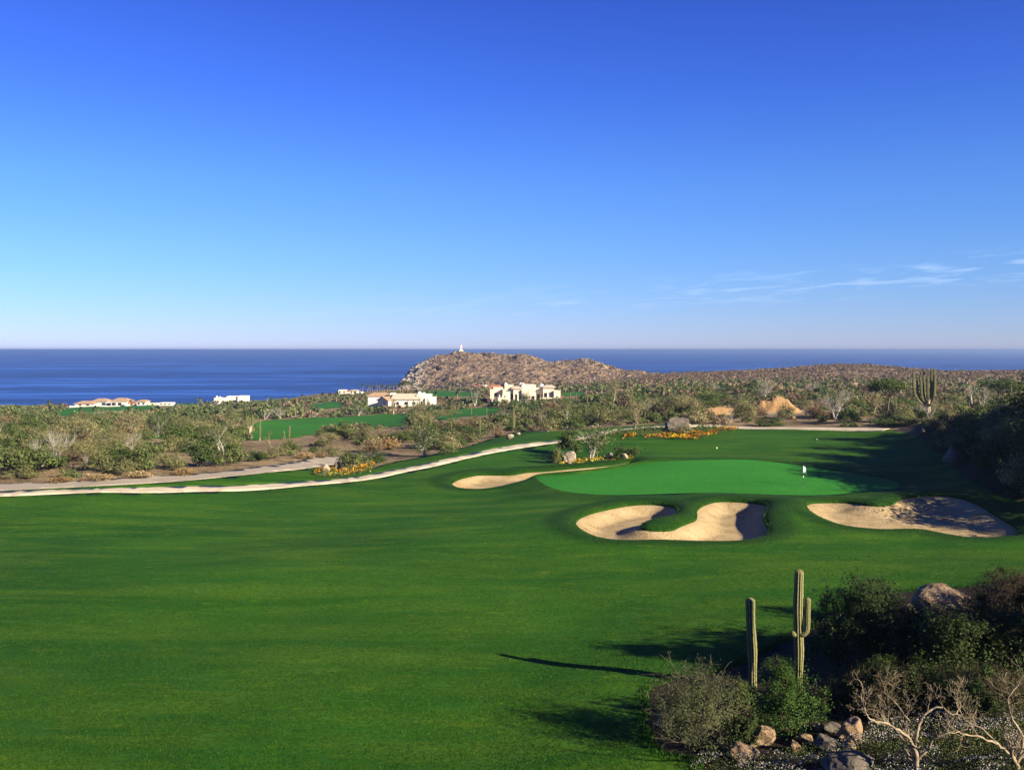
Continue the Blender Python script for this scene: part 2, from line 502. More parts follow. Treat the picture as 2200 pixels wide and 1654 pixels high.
# ------------------------------------------------------------------ terrain
# control points: image column, image row, distance -> ground point; the surface runs smoothly through them
CP = '''
-800 1654 34.6; 0 1654 34.5; 550 1654 34.5; 1100 1654 34.5; 1450 1654 34.2; 1850 1654 32.4; 2200 1654 30.6; 2800 1654 28
0 2300 20; 1100 2300 20; 2200 2200 20; 1100 4580 8; 0 4580 8; 2200 4480 8; -800 2300 20; 2800 2180 20
-800 1400 48.5; 0 1400 48.5; 550 1400 48.5; 1100 1400 48.7; 1500 1440 45.2; 1800 1440 44.3; 2200 1400 43.5; 2800 1400 42
-800 1250 63.5; 0 1250 63.5; 550 1250 63.8; 1100 1250 64; 1600 1250 64; 1900 1270 61; 2200 1230 63; 2800 1200 62
0 1150 80; 550 1150 80.5; 1000 1150 80.3; 1250 1170 76; 1600 1180 74.5; 1690 1120 84.5; 1950 1165 77.5; 2200 1150 79; 2300 1100 86; 2800 1080 86
-800 1075 97; 0 1066 100; 325 1053 104; 550 1042 109; 700 1034 112; 800 1022 116; 900 1004 123; 1000 980 134; 1075 968 139; 1150 957 145; 1225 948 150
1275 938 155; 1325 923 165; 1365 918 168; 1412 914 170; 1490 912 172; 1600 918 170; 1800 920 160; 1900 922 155
800 1060 104; 1000 1030 113; 1050 1048 108; 1000 1018 118; 1150 1010 121; 1320 998 125
1150 1028 110; 1300 1062 98.5; 1500 1062 98; 1700 1066 97; 1900 1056 101; 1930 1043 106; 1300 1005 119; 1450 990 122; 1580 988 122; 1750 1002 118; 1850 1020 112
1350 1085 92; 1550 1085 92; 1440 1174 75.5; 1900 1068 96; 2050 1075 93
1350 970 132; 1450 950 142; 1600 960 136; 1600 935 150; 1800 960 135; 1800 935 148
1960 930 150; 1985 960 132; 1950 1000 118; 2050 1000 114; 2100 950 120; 2000 905 148; 2200 905 112; 2200 960 103; 2200 1030 97; 2350 880 108; 2350 960 98; 2600 860 100; 2600 950 92; 2600 1030 88; 3000 860 95; 3000 1000 85
2100 890 190; 2300 870 190; 2600 860 180
1650 892 200; 1800 897 185; 1900 892 190; 2000 885 210; 2100 875 240; 1650 862 290; 1900 860 300; 2100 860 300; 1500 890 205; 1500 862 290; 1400 890 210
1700 840 400; 2000 840 400; 2300 840 400; 1450 840 420; 1300 860 320; 1300 885 230; 1200 905 215; 1200 880 290
1400 815 700; 1400 803 1000; 1600 801 950; 1600 815 680; 1700 794 900; 1800 786 900; 1800 815 650; 1900 789 880; 2000 799 850; 2000 815 650; 2200 799 800; 2200 825 550; 2700 795 800; 2700 830 450
1400 835 1250; 1600 835 1250; 1800 838 1200; 2200 838 1200; 2700 838 1200
1130 858 440; 1130 838 600; 1250 840 560; 1000 848 560; 1000 880 390; 1060 885 360; 1100 905 250; 1100 930 180; 1000 905 255; 1000 945 175; 930 925 210; 900 972 150; 850 990 138; 900 905 270
1200 832 850; 1350 825 850; 1250 828 900; 1100 830 950; 950 838 980
850 868 475; 850 845 700; 850 838 900; 850 835 1000; 900 838 1000; 850 850 1150
750 945 185; 700 975 150; 650 1010 121; 600 960 160; 600 937 285; 750 930 310; 700 893 390; 880 893 380; 800 893 390
650 880 450; 700 870 520; 600 868 600; 750 850 800; 750 843 920; 700 845 950; 650 850 960; 650 870 1050; 750 860 1080
490 866 690; 490 870 780; 490 890 900; 500 885 470; 500 905 330; 450 930 210; 500 960 160; 450 985 135
550 1011 118; 300 1033 109; 0 1048 104.5; 300 1005 120; 100 1015 116; 300 950 165; 100 960 155; 0 960 155; 0 920 230; 150 920 230; 300 915 240; 0 890 400; 200 893 380; 350 890 400
130 880 560; 250 880 580; 350 875 600; 220 871 690; 220 878 760; 220 895 850; 0 884 700; 0 895 800; 350 868 710; 350 880 800
-300 900 400; -300 960 155; -300 1050 106; -300 885 650; -300 900 800; -900 890 650; -900 920 280; -900 1050 106; -900 905 850
1000 835 1100; 1200 832 1100; 1000 850 1300; 1250 846 1300
'''
cp = np.array([[float(t) for t in r.split()] for l in CP.strip().split('\n') for r in l.split(';') if r.strip()])
def to_w(u, v, d):
    return (u - 1100.0) / F * d, d, CAMZ - (v - HZ) / F * d
cpz = CAMZ - (cp[:, 1] - HZ) / F * cp[:, 2]
def rbfc(u, d):
    return np.stack([np.asarray(u) / 1000.0 * 1.5, np.log(np.asarray(d)) * 1.5], -1)
cc = rbfc(cp[:, 0], cp[:, 2])
def phi(a, b):
    r2 = ((a[:, None, :] - b[None, :, :]) ** 2).sum(-1)
    return np.sqrt(r2 + 0.08 ** 2)
n = len(cp)
A = np.zeros((n + 3, n + 3))
A[:n, :n] = phi(cc, cc) - np.eye(n) * 0.012
A[:n, n] = 1; A[:n, n + 1:] = cc
A[n:, :n] = A[:n, n:].T
wts = np.linalg.solve(A, np.concatenate([cpz, [0, 0, 0]]))
GU = np.arange(-1600, 3901, 12.0)
GL = np.linspace(math.log(6.0), math.log(2400.0), 640)
_uu, _ll = np.meshgrid(GU, GL, indexing='ij')
_c = rbfc(_uu.ravel(), np.exp(_ll.ravel()))
GZ = np.concatenate([phi(ch, cc) @ wts[:n] + wts[n] + ch @ wts[n + 1:] for ch in np.array_split(_c, 40)]).reshape(_uu.shape)
def base_z(x, y):
    x = np.asarray(x, float); y = np.maximum(np.asarray(y, float), 6.01)
    u = np.clip((x / y * F + 1100 - GU[0]) / 12.0, 0, len(GU) - 1.001)
    l = np.clip((np.log(y) - GL[0]) / (GL[1] - GL[0]), 0, len(GL) - 1.001)
    i = u.astype(int); j = l.astype(int); a = u - i; b = l - j
    return (GZ[i, j] * (1 - a) * (1 - b) + GZ[i + 1, j] * a * (1 - b) + GZ[i, j + 1] * (1 - a) * b + GZ[i + 1, j + 1] * a * b)
RAY_D = np.exp(np.linspace(math.log(18), math.log(1500), 2600))
def hit(u, v, zf=None):
    """ground point seen at image column u, row v"""
    x = (u - 1100.0) / F * RAY_D
    zr = CAMZ - (v - HZ) / F * RAY_D
    zt = (zf or base_z)(x, RAY_D)
    k = np.nonzero(zr <= zt)[0]
    k = k[0] if len(k) else len(RAY_D) - 1
    if k > 0 and k < len(RAY_D) - 1:
        a = zr[k - 1] - zt[k - 1]; b = zt[k] - zr[k]
        d = RAY_D[k - 1] + (RAY_D[k] - RAY_D[k - 1]) * a / (a + b + 1e-9)
    else:
        d = RAY_D[k]
    return np.array([(u - 1100.0) / F * d, d])
def poly_px(pts, x0=0, y0=0, s=1.0):
    return np.array([hit(x0 + a / s, y0 + b / s) for a, b in pts])
def chaikin(p, k=2, closed=True):
    for _ in range(k):
        a = p; b = np.roll(p, -1, 0)
        if closed:
            p = np.stack([a * .75 + b * .25, a * .25 + b * .75], 1).reshape(-1, 2)
        else:
            q = np.stack([a[:-1] * .75 + a[1:] * .25, a[:-1] * .25 + a[1:] * .75], 1).reshape(-1, 2)
            p = np.concatenate([a[:1], q, a[-1:]])
    return p
def inside(poly, x, y):
    x = np.asarray(x, float); y = np.asarray(y, float)
    if x.size * len(poly) < 3e5 and x.ndim == 1:
        p1 = poly[:, None, :]; p2 = np.roll(poly, -1, 0)[:, None, :]
        with np.errstate(divide='ignore', invalid='ignore'):
            c = ((p1[..., 1] > y) != (p2[..., 1] > y)) & (x < (p2[..., 0] - p1[..., 0]) * (y - p1[..., 1]) / (p2[..., 1] - p1[..., 1]) + p1[..., 0])
        return (c.sum(0) % 2) == 1
    r = np.zeros(x.shape, bool)
    a = poly; b = np.roll(poly, -1, 0)
    lo = poly.min(0); hi = poly.max(0)
    m = (x >= lo[0]) & (x <= hi[0]) & (y >= lo[1]) & (y <= hi[1])
    xs = x[m]; ys = y[m]; rr = np.zeros(xs.shape, bool)
    for (x1, y1), (x2, y2) in zip(a, b):
        if y1 == y2: continue
        c = ((y1 > ys) != (y2 > ys)) & (xs < (x2 - x1) * (ys - y1) / (y2 - y1) + x1)
        rr ^= c
    r[m] = rr
    return r
def edge_dist(poly, x, y, closed=True):
    x = np.asarray(x, float); y = np.asarray(y, float)
    d = np.full(x.shape, 1e9)
    a = poly if closed else poly[:-1]
    b = np.roll(poly, -1, 0) if closed else poly[1:]
    if x.size * len(poly) < 3e5 and x.ndim == 1:
        dx, dy = (b - a).T[:, :, None]
        x1, y1 = a.T[:, :, None]
        t = np.clip(((x - x1) * dx + (y - y1) * dy) / (dx * dx + dy * dy + 1e-12), 0, 1)
        return np.sqrt(((x - x1 - t * dx) ** 2 + (y - y1 - t * dy) ** 2).min(0))
    for (x1, y1), (x2, y2) in zip(a, b):
        dx, dy = x2 - x1, y2 - y1
        t = np.clip(((x - x1) * dx + (y - y1) * dy) / (dx * dx + dy * dy + 1e-12), 0, 1)
        d = np.minimum(d, (x - x1 - t * dx) ** 2 + (y - y1 - t * dy) ** 2)
    return np.sqrt(d)
def strip(center, w):
    """closed outline of a band of width w along a line"""
    c = chaikin(center, 2, False)
    t = np.gradient(c, axis=0); t /= np.linalg.norm(t, axis=1, keepdims=True)
    nrm = np.stack([-t[:, 1], t[:, 0]], 1)
    w = np.broadcast_to(np.asarray(w, float), (len(c),))[:, None]
    wob = 1 + 0.05 * np.stack([vnoise(np.arange(len(c)) * .9, 0 * np.arange(len(c)), 5), vnoise(np.arange(len(c)) * .9, 3 + 0 * np.arange(len(c)), 6)], 1)
    return np.concatenate([c + nrm * w * .5 * wob[:, :1], (c - nrm * w * .5 * wob[:, 1:])[::-1]])

Z6 = dict(x0=1100, y0=950, s=2.0)
Z3 = dict(x0=850, y0=720, s=4.0)
Z2 = dict(x0=450, y0=740, s=4.0)
Z1 = dict(x0=0, y0=740, s=4.0)
R = {}
R['putting_green'] = chaikin(poly_px([(95, 155), (110, 147), (170, 140), (250, 138), (330, 130), (430, 115), (520, 97), (600, 85), (700, 80), (850, 76), (960, 74), (1040, 77), (1130, 85), (1220, 97), (1350, 118), (1500, 140), (1600, 155), (1660, 172), (1672, 187), (1650, 200), (1600, 210), (1520, 213), (1450, 220), (1400, 228), (1300, 234), (1200, 234), (1080, 230), (900, 222), (750, 220), (600, 226), (480, 230), (400, 227), (300, 220), (200, 205), (130, 180)], **Z6), 1)
R['bunker_centre'] = chaikin(poly_px([(272, 362), (290, 340), (340, 312), (400, 290), (470, 272), (540, 264), (600, 264), (640, 268), (680, 276), (705, 292), (712, 318), (690, 338), (640, 350), (590, 363), (555, 378), (552, 393), (580, 402), (640, 404), (690, 402), (720, 387), (760, 370), (790, 360), (798, 340), (793, 320), (798, 300), (820, 280), (860, 262), (910, 257), (960, 260), (1010, 264), (1050, 270), (1085, 282), (1098, 302), (1088, 325), (1078, 350), (1088, 375), (1104, 400), (1092, 420), (1050, 437), (980, 446), (900, 450), (800, 450), (700, 446), (600, 442), (500, 443), (420, 437), (360, 425), (310, 405), (280, 385)], **Z6), 1)
R['bunker_right'] = chaikin(poly_px([(1262, 290), (1285, 272), (1330, 268), (1400, 268), (1470, 275), (1520, 290), (1590, 294), (1640, 282), (1665, 258), (1700, 244), (1760, 233), (1840, 229), (1900, 233), (1960, 248), (2020, 278), (2080, 318), (2150, 360), (2180, 390), (2160, 410), (2100, 420), (2000, 429), (1920, 425), (1850, 415), (1780, 402), (1700, 398), (1600, 403), (1500, 398), (1420, 385), (1350, 362), (1300, 340), (1270, 318)], **Z6), 1)
R['bunker_back'] = chaikin(poly_px([(478, 1265), (500, 1245), (560, 1220), (640, 1203), (720, 1192), (850, 1190), (1000, 1190), (1080, 1178), (1150, 1168), (1300, 1162), (1450, 1147), (1600, 1136), (1750, 1124), (1870, 1110), (1960, 1095), (2040, 1078), (2045, 1092), (1980, 1112), (1860, 1132), (1700, 1157), (1550, 1172), (1400, 1184), (1250, 1197), (1180, 1207), (1150, 1225), (1080, 1255), (1000, 1272), (900, 1292), (800, 1306), (700, 1313), (600, 1306), (520, 1292)], **Z3), 1)
PATH_C = np.array([hit(u, v) for u, v in [(-500, 1074), (-200, 1073), (0, 1066), (150, 1059), (225, 1056), (325, 1053), (450, 1046), (550, 1042), (675, 1035), (800, 1023), (850, 1012), (900, 1004), (1000, 981), (1075, 968), (1150, 957.5), (1225, 948.5), (1275, 938), (1325, 923.5), (1362, 918.5), (1412, 914.5), (1490, 912.5), (1550, 914.5), (1600, 918), (1675, 919), (1800, 920.5), (1862, 921), (1905, 923)]])
R['cart_path'] = strip(PATH_C, 3.1)
ROAD_C = np.array([hit(u, v) for u, v in [(-500, 1056), (-200, 1052), (0, 1048), (150, 1041), (300, 1033), (450, 1020.5), (550, 1011.5), (650, 1001), (700, 993), (750, 985), (790, 975)]])
R['road'] = strip(ROAD_C, 4.6)
pathc = chaikin(PATH_C, 2, False)
# outer border of the mown turf
turf = [(-900, 1062), (-500, 1060), (-200, 1056), (0, 1051), (150, 1044.5), (300, 1037.5), (450, 1026), (550, 1017), (640, 1010), (680, 1003), (700, 1001), (760, 1003), (805, 1004), (850, 991), (925, 977), (1000, 960), (1062, 940), (1100, 930), (1150, 926.5), (1220, 925), (1275, 920), (1310, 918), (1345, 915.5), (1400, 912), (1490, 910), (1560, 913), (1620, 916.5), (1700, 918.5), (1800, 919), (1870, 919), (1905, 921), (1945, 930), (1985, 945), (2040, 985), (2080, 1030), (2150, 1070), (2230, 1085), (2400, 1090), (2900, 1100), (2900, 1180), (2400, 1225), (2250, 1238), (2100, 1262), (1950, 1275), (1860, 1300), (1760, 1345), (1640, 1400), (1560, 1430), (1470, 1450), (1425, 1478), (1395, 1520), (1382, 1555), (1400, 1590), (1440, 1612), (1490, 1632), (1510, 1660), (1520, 1760), (1500, 2200), (1400, 3200), (-900, 3200)]
_f = np.array([hit(u, v) for u, v in turf])
_ft = []
for _a, _b in zip(_f, np.roll(_f, -1, 0)):        # ragged, hand-cut border
    _L = np.linalg.norm(_b - _a)
    _n = max(1, int(_L / (0.7 if _a[1] < 80 else 1.6))) if _a[1] < 200 and _L < 60 else 1
    _t = (_b - _a) / (_L + 1e-9)
    for _k in range(_n):
        _p = _a + (_b - _a) * _k / _n
        _j = 0.55 * fbm(_p[:1] / 1.3, _p[1:] / 1.3, 3, 71)[0] + 0.9 * fbm(_p[:1] / 5.0, _p[1:] / 5.0, 2, 73)[0] * (1.0 if _a[1] < 80 else 0.3)
        _ft.append(_p + np.array([-_t[1], _t[0]]) * _j)
R['fairway'] = np.array(_ft)
FAR = [
 ([(440, 660), (600, 645), (1000, 620), (1400, 605), (1720, 592), (1725, 660), (1690, 690), (1500, 715), (1250, 705), (1000, 730), (880, 790), (700, 810), (500, 825), (360, 835), (250, 800), (330, 720)], Z2),
 ([(320, 660), (600, 630), (800, 615), (980, 615), (960, 640), (880, 680), (600, 700), (400, 745), (330, 720)], Z3),
 ([(850, 540), (960, 495), (1180, 485), (1160, 530), (1000, 565), (870, 570)], Z2),
 ([(440, 595), (560, 555), (640, 528), (900, 520), (1300, 512), (1700, 495), (2050, 495), (2050, 512), (1400, 527), (1300, 560), (1000, 575), (850, 612), (700, 622), (560, 615)], Z1),
 ([(200, 490), (400, 480), (640, 488), (790, 510), (700, 532), (400, 532), (250, 512)], Z3),
 ([(1420, 495), (1640, 486), (1640, 512), (1420, 522)], Z3),
 ([(1830, 340), (1890, 335), (1900, 370), (1840, 375)], dict(x0=1250, y0=740, s=4.0)),
 ([(1150, 790), (1300, 770), (1560, 755), (1570, 775), (1300, 805), (1180, 810)], Z1),
]
for k, (pts, z) in enumerate(FAR):
    R['far%d' % k] = chaikin(poly_px(pts, **z), 1)
R['track'] = strip(np.array([hit(u, v) for u, v in [(1560, 893), (1610, 890), (1650, 887), (1700, 884.5), (1745, 882), (1790, 878), (1840, 877)]]), 5.0)
R['pale0'] = strip(np.array([hit(u, v) for u, v in [(208, 888), (215, 886), (240, 884), (290, 883), (330, 882), (380, 882)]]), 5.0)
R['pale1'] = strip(np.array([hit(u, v) for u, v in [(322, 873), (350, 872), (400, 871), (450, 869.5), (500, 869)]]), 5.0)
R['pale2'] = strip(np.array([hit(u, v) for u, v in [(590, 896), (640, 894), (690, 893)]]), 3.0)
for k in list(R):
    R[k] = np.asarray(R[k])
BUNK = ['bunker_centre', 'bunker_right', 'bunker_back']
BDEPTH = {'bunker_centre': 0.78, 'bunker_right': 0.6, 'bunker_back': 0.5}
BWID = {'bunker_centre': 2.2, 'bunker_right': 2.4, 'bunker_back': 1.8}

def ground_z(x, y, detail=True):
    """finished ground height (grass side at the bunker edges)"""
    x = np.asarray(x, float); y = np.asarray(y, float)
    z = base_z(x, y)
    tmask = sstep(175, 150, y)
    g = inside(R['fairway'], x, y).astype(float)
    und = 1.15 * fbm(x / 27.0, y / 27.0, 2, 3) + 0.14 * fbm(x / 7.0, y / 7.0, 2, 7)
    gd = edge_dist(R['putting_green'], x, y)
    gin = inside(R['putting_green'], x, y)
    calm = np.where(gin, 0.10, sstep(0, 9, gd) * 0.9 + 0.1)
    fd = np.full(x.shape, 99.0)
    nr_ = y < 235
    fd[nr_] = edge_dist(R['fairway'], x[nr_], y[nr_])
    z = z + und * calm * np.where(g > 0, 1.0, 0.0) * sstep(0.1, 7.0, fd)
    sc = 1.0 * fbm(x / 17.0, y / 17.0, 4, 11)
    z = z + np.where(g > 0, 0.0, sc * sstep(0.3, 8.0, fd) * sstep(1200, 400, y) * 0.9)
    return z
def bunker_mod(x, y, z, sand):
    x = np.asarray(x); y = np.asarray(y)
    near = (y > 60) & (y < 145) & (x > -20) & (x < 75)
    if not near.any():
        return z
    xs, ys = x[near], y[near]
    zz = z[near].copy()
    for k in BUNK:
        d = edge_dist(R[k], xs, ys)
        ins = inside(R[k], xs, ys)
        on = d < 0.02
        dep = BDEPTH[k] * sstep(0.0, BWID[k], d) ** 0.8
        lip = 0.16
        if sand:
            zz = zz - np.where(ins | on, dep + lip, 0)
        else:
            rim = 0.28 * (d / 1.4) * np.exp(1 - d / 1.4)
            zz = zz + np.where(ins & ~on, 0, rim)
    z = z.copy(); z[near] = zz
    return z
def gz(x, y):
    """height at a single point, for placing things"""
    z = ground_z(np.array([x]), np.array([y]))
    return float(z[0])
def G(u, v):
    x, y = hit(u, v)
    return Vector((x, y, gz(x, y)))

# one triangulation of the whole land, cut along every border, then split into objects
rng = np.random.default_rng(4)
us = np.arange(-900, 3100, 15.0)
ls = np.exp(np.arange(math.log(9.0), math.log(1320.0), 0.0165))
uu, dd = np.meshgrid(us, ls, indexing='ij')
uu = uu + rng.uniform(-5, 5, uu.shape); dd = dd * (1 + rng.uniform(-0.005, 0.005, dd.shape))
pts = np.stack([(uu.ravel() - 1100) / F * dd.ravel(), dd.ravel()], 1)
extra = []
for k in BUNK:
    lo = R[k].min(0) - 4; hi = R[k].max(0) + 4
    gx, gy = np.meshgrid(np.arange(lo[0], hi[0], 0.42), np.arange(lo[1], hi[1], 0.42))
    e = np.stack([gx.ravel(), gy.ravel()], 1) + rng.uniform(-.1, .1, (gx.size, 2))
    dk = edge_dist(R[k], e[:, 0], e[:, 1])
    extra.append(e[(dk > 0.12) & ((dk < 3.2) | inside(R[k], e[:, 0], e[:, 1]))])
pts = np.concatenate([pts] + extra)
cv = []; ce = []
base = len(pts)
for k, p in R.items():
    st = base + sum(len(c) for c in cv)
    cv.append(p)
    ce += [(st + i, st + (i + 1) % len(p)) for i in range(len(p))]
allp = np.concatenate([pts] + cv)
res = delaunay_2d_cdt([Vector((a, b)) for a, b in allp], ce, [], 0, 1e-4)
TV = np.array([(v.x, v.y) for v in res[0]])
TF = np.array([f for f in res[2]])
cen = TV[TF].mean(1)
reg = np.zeros(len(TF), int)       # 0 = scrubland
order = ['fairway', 'far0', 'far1', 'far2', 'far3', 'far4', 'far5', 'far6', 'far7', 'pale0', 'pale1', 'pale2', 'track', 'road', 'cart_path', 'putting_green'] + BUNK
for i, k in enumerate(order):
    reg[inside(R[k], cen[:, 0], cen[:, 1])] = i + 1
TZ = ground_z(TV[:, 0], TV[:, 1])
TZg = bunker_mod(TV[:, 0], TV[:, 1], TZ, False)
roughness = np.zeros(len(TV))
for k in BUNK:
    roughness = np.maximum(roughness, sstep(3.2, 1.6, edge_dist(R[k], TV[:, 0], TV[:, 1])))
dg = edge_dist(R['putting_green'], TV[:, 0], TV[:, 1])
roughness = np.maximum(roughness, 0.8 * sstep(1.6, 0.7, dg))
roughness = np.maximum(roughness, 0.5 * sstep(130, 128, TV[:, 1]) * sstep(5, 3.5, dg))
def region_mesh(ids, name, m, z, dz=0.0, skirt=0.0, attrs=None, smooth=True):
    sel = TF[np.isin(reg, ids)]
    used, inv = np.unique(sel.ravel(), return_inverse=True)
    v = np.column_stack([TV[used], z[used] + dz])
    t = inv.reshape(-1, 3)
    mb = MB(); mb.add(v, tris=t)
    at = {k: a[used] for k, a in (attrs or {}).items()}
    if skirt:
        e = np.concatenate([t[:, [0, 1]], t[:, [1, 2]], t[:, [2, 0]]])
        key = {}
        for a, b in e:
            key[(a, b)] = 1
        be = [(a, b) for a, b in key if (b, a) not in key]
        be = np.array(be)
        lo = v.copy(); lo[:, 2] -= skirt
        nv = len(v)
        mb.add(lo, quads=np.column_stack([be[:, 1], be[:, 0], be[:, 0] + 0, be[:, 1] + 0]) * 0 + np.column_stack([be[:, 1] - nv, be[:, 0] - nv, be[:, 0], be[:, 1]]))
        at = {k: np.concatenate([a, a]) for k, a in at.items()}
    o = mb.build(name, m, smooth=smooth, attrs=at)
    return o
FWI = [1]
TU = TV[:, 0] / np.maximum(TV[:, 1], 1) * F + 1100
soil_shade_mask = np.maximum(sstep(82, 74, TV[:, 1]) * sstep(1200, 1300, TU), sstep(1930, 1990, TU) * sstep(165, 145, TV[:, 1]))  # near bed and right slope, where shade is painted into the soil
tag(region_mesh([0], 'ground', M['soil'], TZ, attrs={'soil_shade': soil_shade_mask}), kind='structure')
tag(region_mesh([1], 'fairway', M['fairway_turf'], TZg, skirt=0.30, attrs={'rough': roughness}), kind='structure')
for i in range(8):
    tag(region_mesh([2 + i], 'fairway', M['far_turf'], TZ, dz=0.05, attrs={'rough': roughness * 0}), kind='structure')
for i, k in enumerate(('pale0', 'pale1', 'pale2')):
    tag(region_mesh([10 + i], 'path', M['cart_path_concrete'], TZ, dz=0.1), kind='structure')
tag(region_mesh([13], 'dirt_track', M['road_asphalt'], TZ, dz=0.05), kind='structure')
tag(region_mesh([14], 'road', M['road_asphalt'], TZ, dz=0.02, skirt=0.2), kind='structure')
tag(region_mesh([15], 'cart_path', M['cart_path_concrete'], TZ, dz=0.03, skirt=0.2), kind='structure')
tag(region_mesh([16], 'putting_green', M['green_turf'], TZ, dz=0.0, attrs={'rough': roughness * 0}), kind='structure')
sand_lab = {'bunker_centre': 'two-lobed sand bunker with grass tongue in front of the putting green',
            'bunker_right': 'long sand bunker streaked by tree shadows at right of the green',
            'bunker_back': 'narrow sand bunker curling behind the left end of the green'}
TZs = bunker_mod(TV[:, 0], TV[:, 1], TZ, True)
for i, k in enumerate(BUNK):
    tag(region_mesh([17 + i], 'sand_bunker', M['sand'], TZs), sand_lab[k], 'bunker', 'sand bunkers round the green')

# ------------------------------------------------------------------ sea
mb = MB()
ys = np.concatenate([np.linspace(420, 2000, 12), np.geomspace(2400, 60000, 24)])
xs = np.array([-1.6, -1.0, -.6, -.3, 0, .3, .6, 1.0, 1.6])
gx = np.concatenate([xs[None, :] * y + 0 for y in ys[:, None]])
V = np.stack([gx, np.repeat(ys[:, None], len(xs), 1), np.zeros_like(gx)], -1).reshape(-1, 3)
nx = len(xs)
Q = [(i * nx + j, i * nx + j + 1, (i + 1) * nx + j + 1, (i + 1) * nx + j) for i in range(len(ys) - 1) for j in range(nx - 1)]
mb.add(V, quads=Q)
tag(mb.build('sea', M['sea'], smooth=True), kind='structure')

# ------------------------------------------------------------------ headland
HD = 1150.0
prof = np.array([(868, 836), (874, 815), (880, 803), (890, 793), (905, 786), (920, 778), (940, 768), (960, 762), (990, 758), (1010, 757), (1030, 759), (1060, 763), (1090, 766), (1120, 763), (1150, 770), (1180, 777), (1205, 779), (1250, 775), (1290, 782), (1330, 792), (1370, 798), (1400, 803), (1450, 812), (1520, 836)])
def head_z(x, y):
    u = x / HD * F + 1100
    zr = np.interp(u, prof[:, 0], CAMZ - (prof[:, 1] - HZ) / F * HD)
    front = 1020 - 60 * sstep(-120, 60, x)
    t = np.clip((HD - y) / (HD - front), 0, 1.6)
    b = np.clip((y - HD) / 110.0, 0, 2)
    p = np.where(y < HD, 1 - 0.25 * t - 0.62 * t ** 1.7, 1 - b ** 1.6)
    z = (zr + 3) * p - 3
    rk = fbm(x / 22, y / 22, 5, 31, 0.6)
    rid = np.abs(fbm(x / 9, y / 9, 3, 37, 0.6))
    amp = sstep(2, 10, z)
    left = sstep(-60, -110, x)
    z = z + amp * (rk * 5.0 + (0.25 - rid) * (3.5 + 6 * left))
    # cliff face on the seaward end
    return z
gx, gy = np.meshgrid(np.arange(-150, 240, 2.2), np.arange(930, 1300, 2.6), indexing='ij')
HZ_ = head_z(gx, gy)
gxx = gx + fbm(gx / 8, gy / 8 + HZ_ / 6, 3, 41) * 3
V = np.stack([gxx, gy, HZ_], -1).reshape(-1, 3)
ni, nj = gx.shape
I, J = np.meshgrid(np.arange(ni - 1), np.arange(nj - 1), indexing='ij')
a = I * nj + J
Q = np.stack([a, a + nj, a + nj + 1, a + 1], -1).reshape(-1, 4)
sl = np.hypot(*np.gradient(HZ_, 2.2, 2.6))
steep = np.maximum(sstep(0.75, 1.5, sl), sstep(-85, -112, gx) * 0.9).ravel()
mb = MB(); mb.add(V, quads=Q)
tag(mb.build('headland', M['headland'], attrs={'steep': steep}), kind='structure')
print('terrain', round(time.time() - T0, 1), len(TF))

# ================================================================== plant materials
def leaf_mat(name, dark, mid, light, transl=0.25, attr=None, rough_=0.7):
    kk_ = .62 if name == 'flower_lilac' else .8 if name.startswith('flower') else (.80 if name in ('scrub_green', 'scrub_brown', 'leaf_green', 'leaf_olive', 'leaf_dry', 'leaf_straw') else .72)
    dark, mid, light = kc(dark, kk_), kc(mid, kk_), kc(light, kk_)
    m, nt, b = mat(name)
    g = NT(nt)
    r = g.attr(attr) if attr else g.rnd()
    geo = g.n('ShaderNodeNewGeometry')
    isl = geo.outputs['Random Per Island']
    c = g.ramp(r, [(0.0, dark), (0.5, mid), (1.0, light)])
    c = g.mix(1.0, c, g.ramp(isl, [(0.0, (0.55, 0.6, 0.5)), (0.6, (1.0, 1.0, 1.0)), (1.0, (1.55, 1.4, 1.3))]), 'MULTIPLY')
    g.put(b.inputs['Base Color'], c)
    rough(b, rough_, 0.18)
    tr = g.n('ShaderNodeBsdfTranslucent')
    g.put(tr.inputs['Color'], c)
    mx = g.n('ShaderNodeMixShader')
    mx.inputs[0].default_value = transl
    out = nt.nodes['Material Output']
    nt.links.new(b.outputs[0], mx.inputs[1])
    nt.links.new(tr.outputs[0], mx.inputs[2])
    nt.links.new(mx.outputs[0], out.inputs['Surface'])
    M[name] = m
leaf_mat('leaf_green', (0.048, 0.080, 0.018), (0.080, 0.118, 0.030), (0.130, 0.155, 0.052))
leaf_mat('leaf_olive', (0.130, 0.138, 0.055), (0.185, 0.185, 0.080), (0.245, 0.225, 0.115))
leaf_mat('leaf_dry', (0.17, 0.115, 0.062), (0.25, 0.175, 0.095), (0.33, 0.24, 0.135))
leaf_mat('leaf_straw', (0.28, 0.185, 0.075), (0.36, 0.25, 0.11), (0.44, 0.33, 0.17))
leaf_mat('leaf_bright', (0.050, 0.105, 0.016), (0.075, 0.15, 0.022), (0.11, 0.19, 0.035))
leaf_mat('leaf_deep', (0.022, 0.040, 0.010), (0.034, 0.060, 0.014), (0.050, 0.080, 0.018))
leaf_mat('leaf_umber', (0.038, 0.030, 0.014), (0.060, 0.046, 0.022), (0.085, 0.062, 0.030))
leaf_mat('leaf_sage', (0.050, 0.068, 0.022), (0.075, 0.095, 0.033), (0.105, 0.120, 0.048))
leaf_mat('leaf_turf', (0.011, 0.050, 0.003), (0.018, 0.075, 0.004), (0.028, 0.095, 0.006))
leaf_mat('leaf_blade', (0.026, 0.088, 0.004), (0.042, 0.120, 0.006), (0.07, 0.145, 0.009))
plain_mat('bark_tawny', (0.22, 0.165, 0.10), (0.44, 0.35, 0.235), 2.5, 0.02, coords='obj')
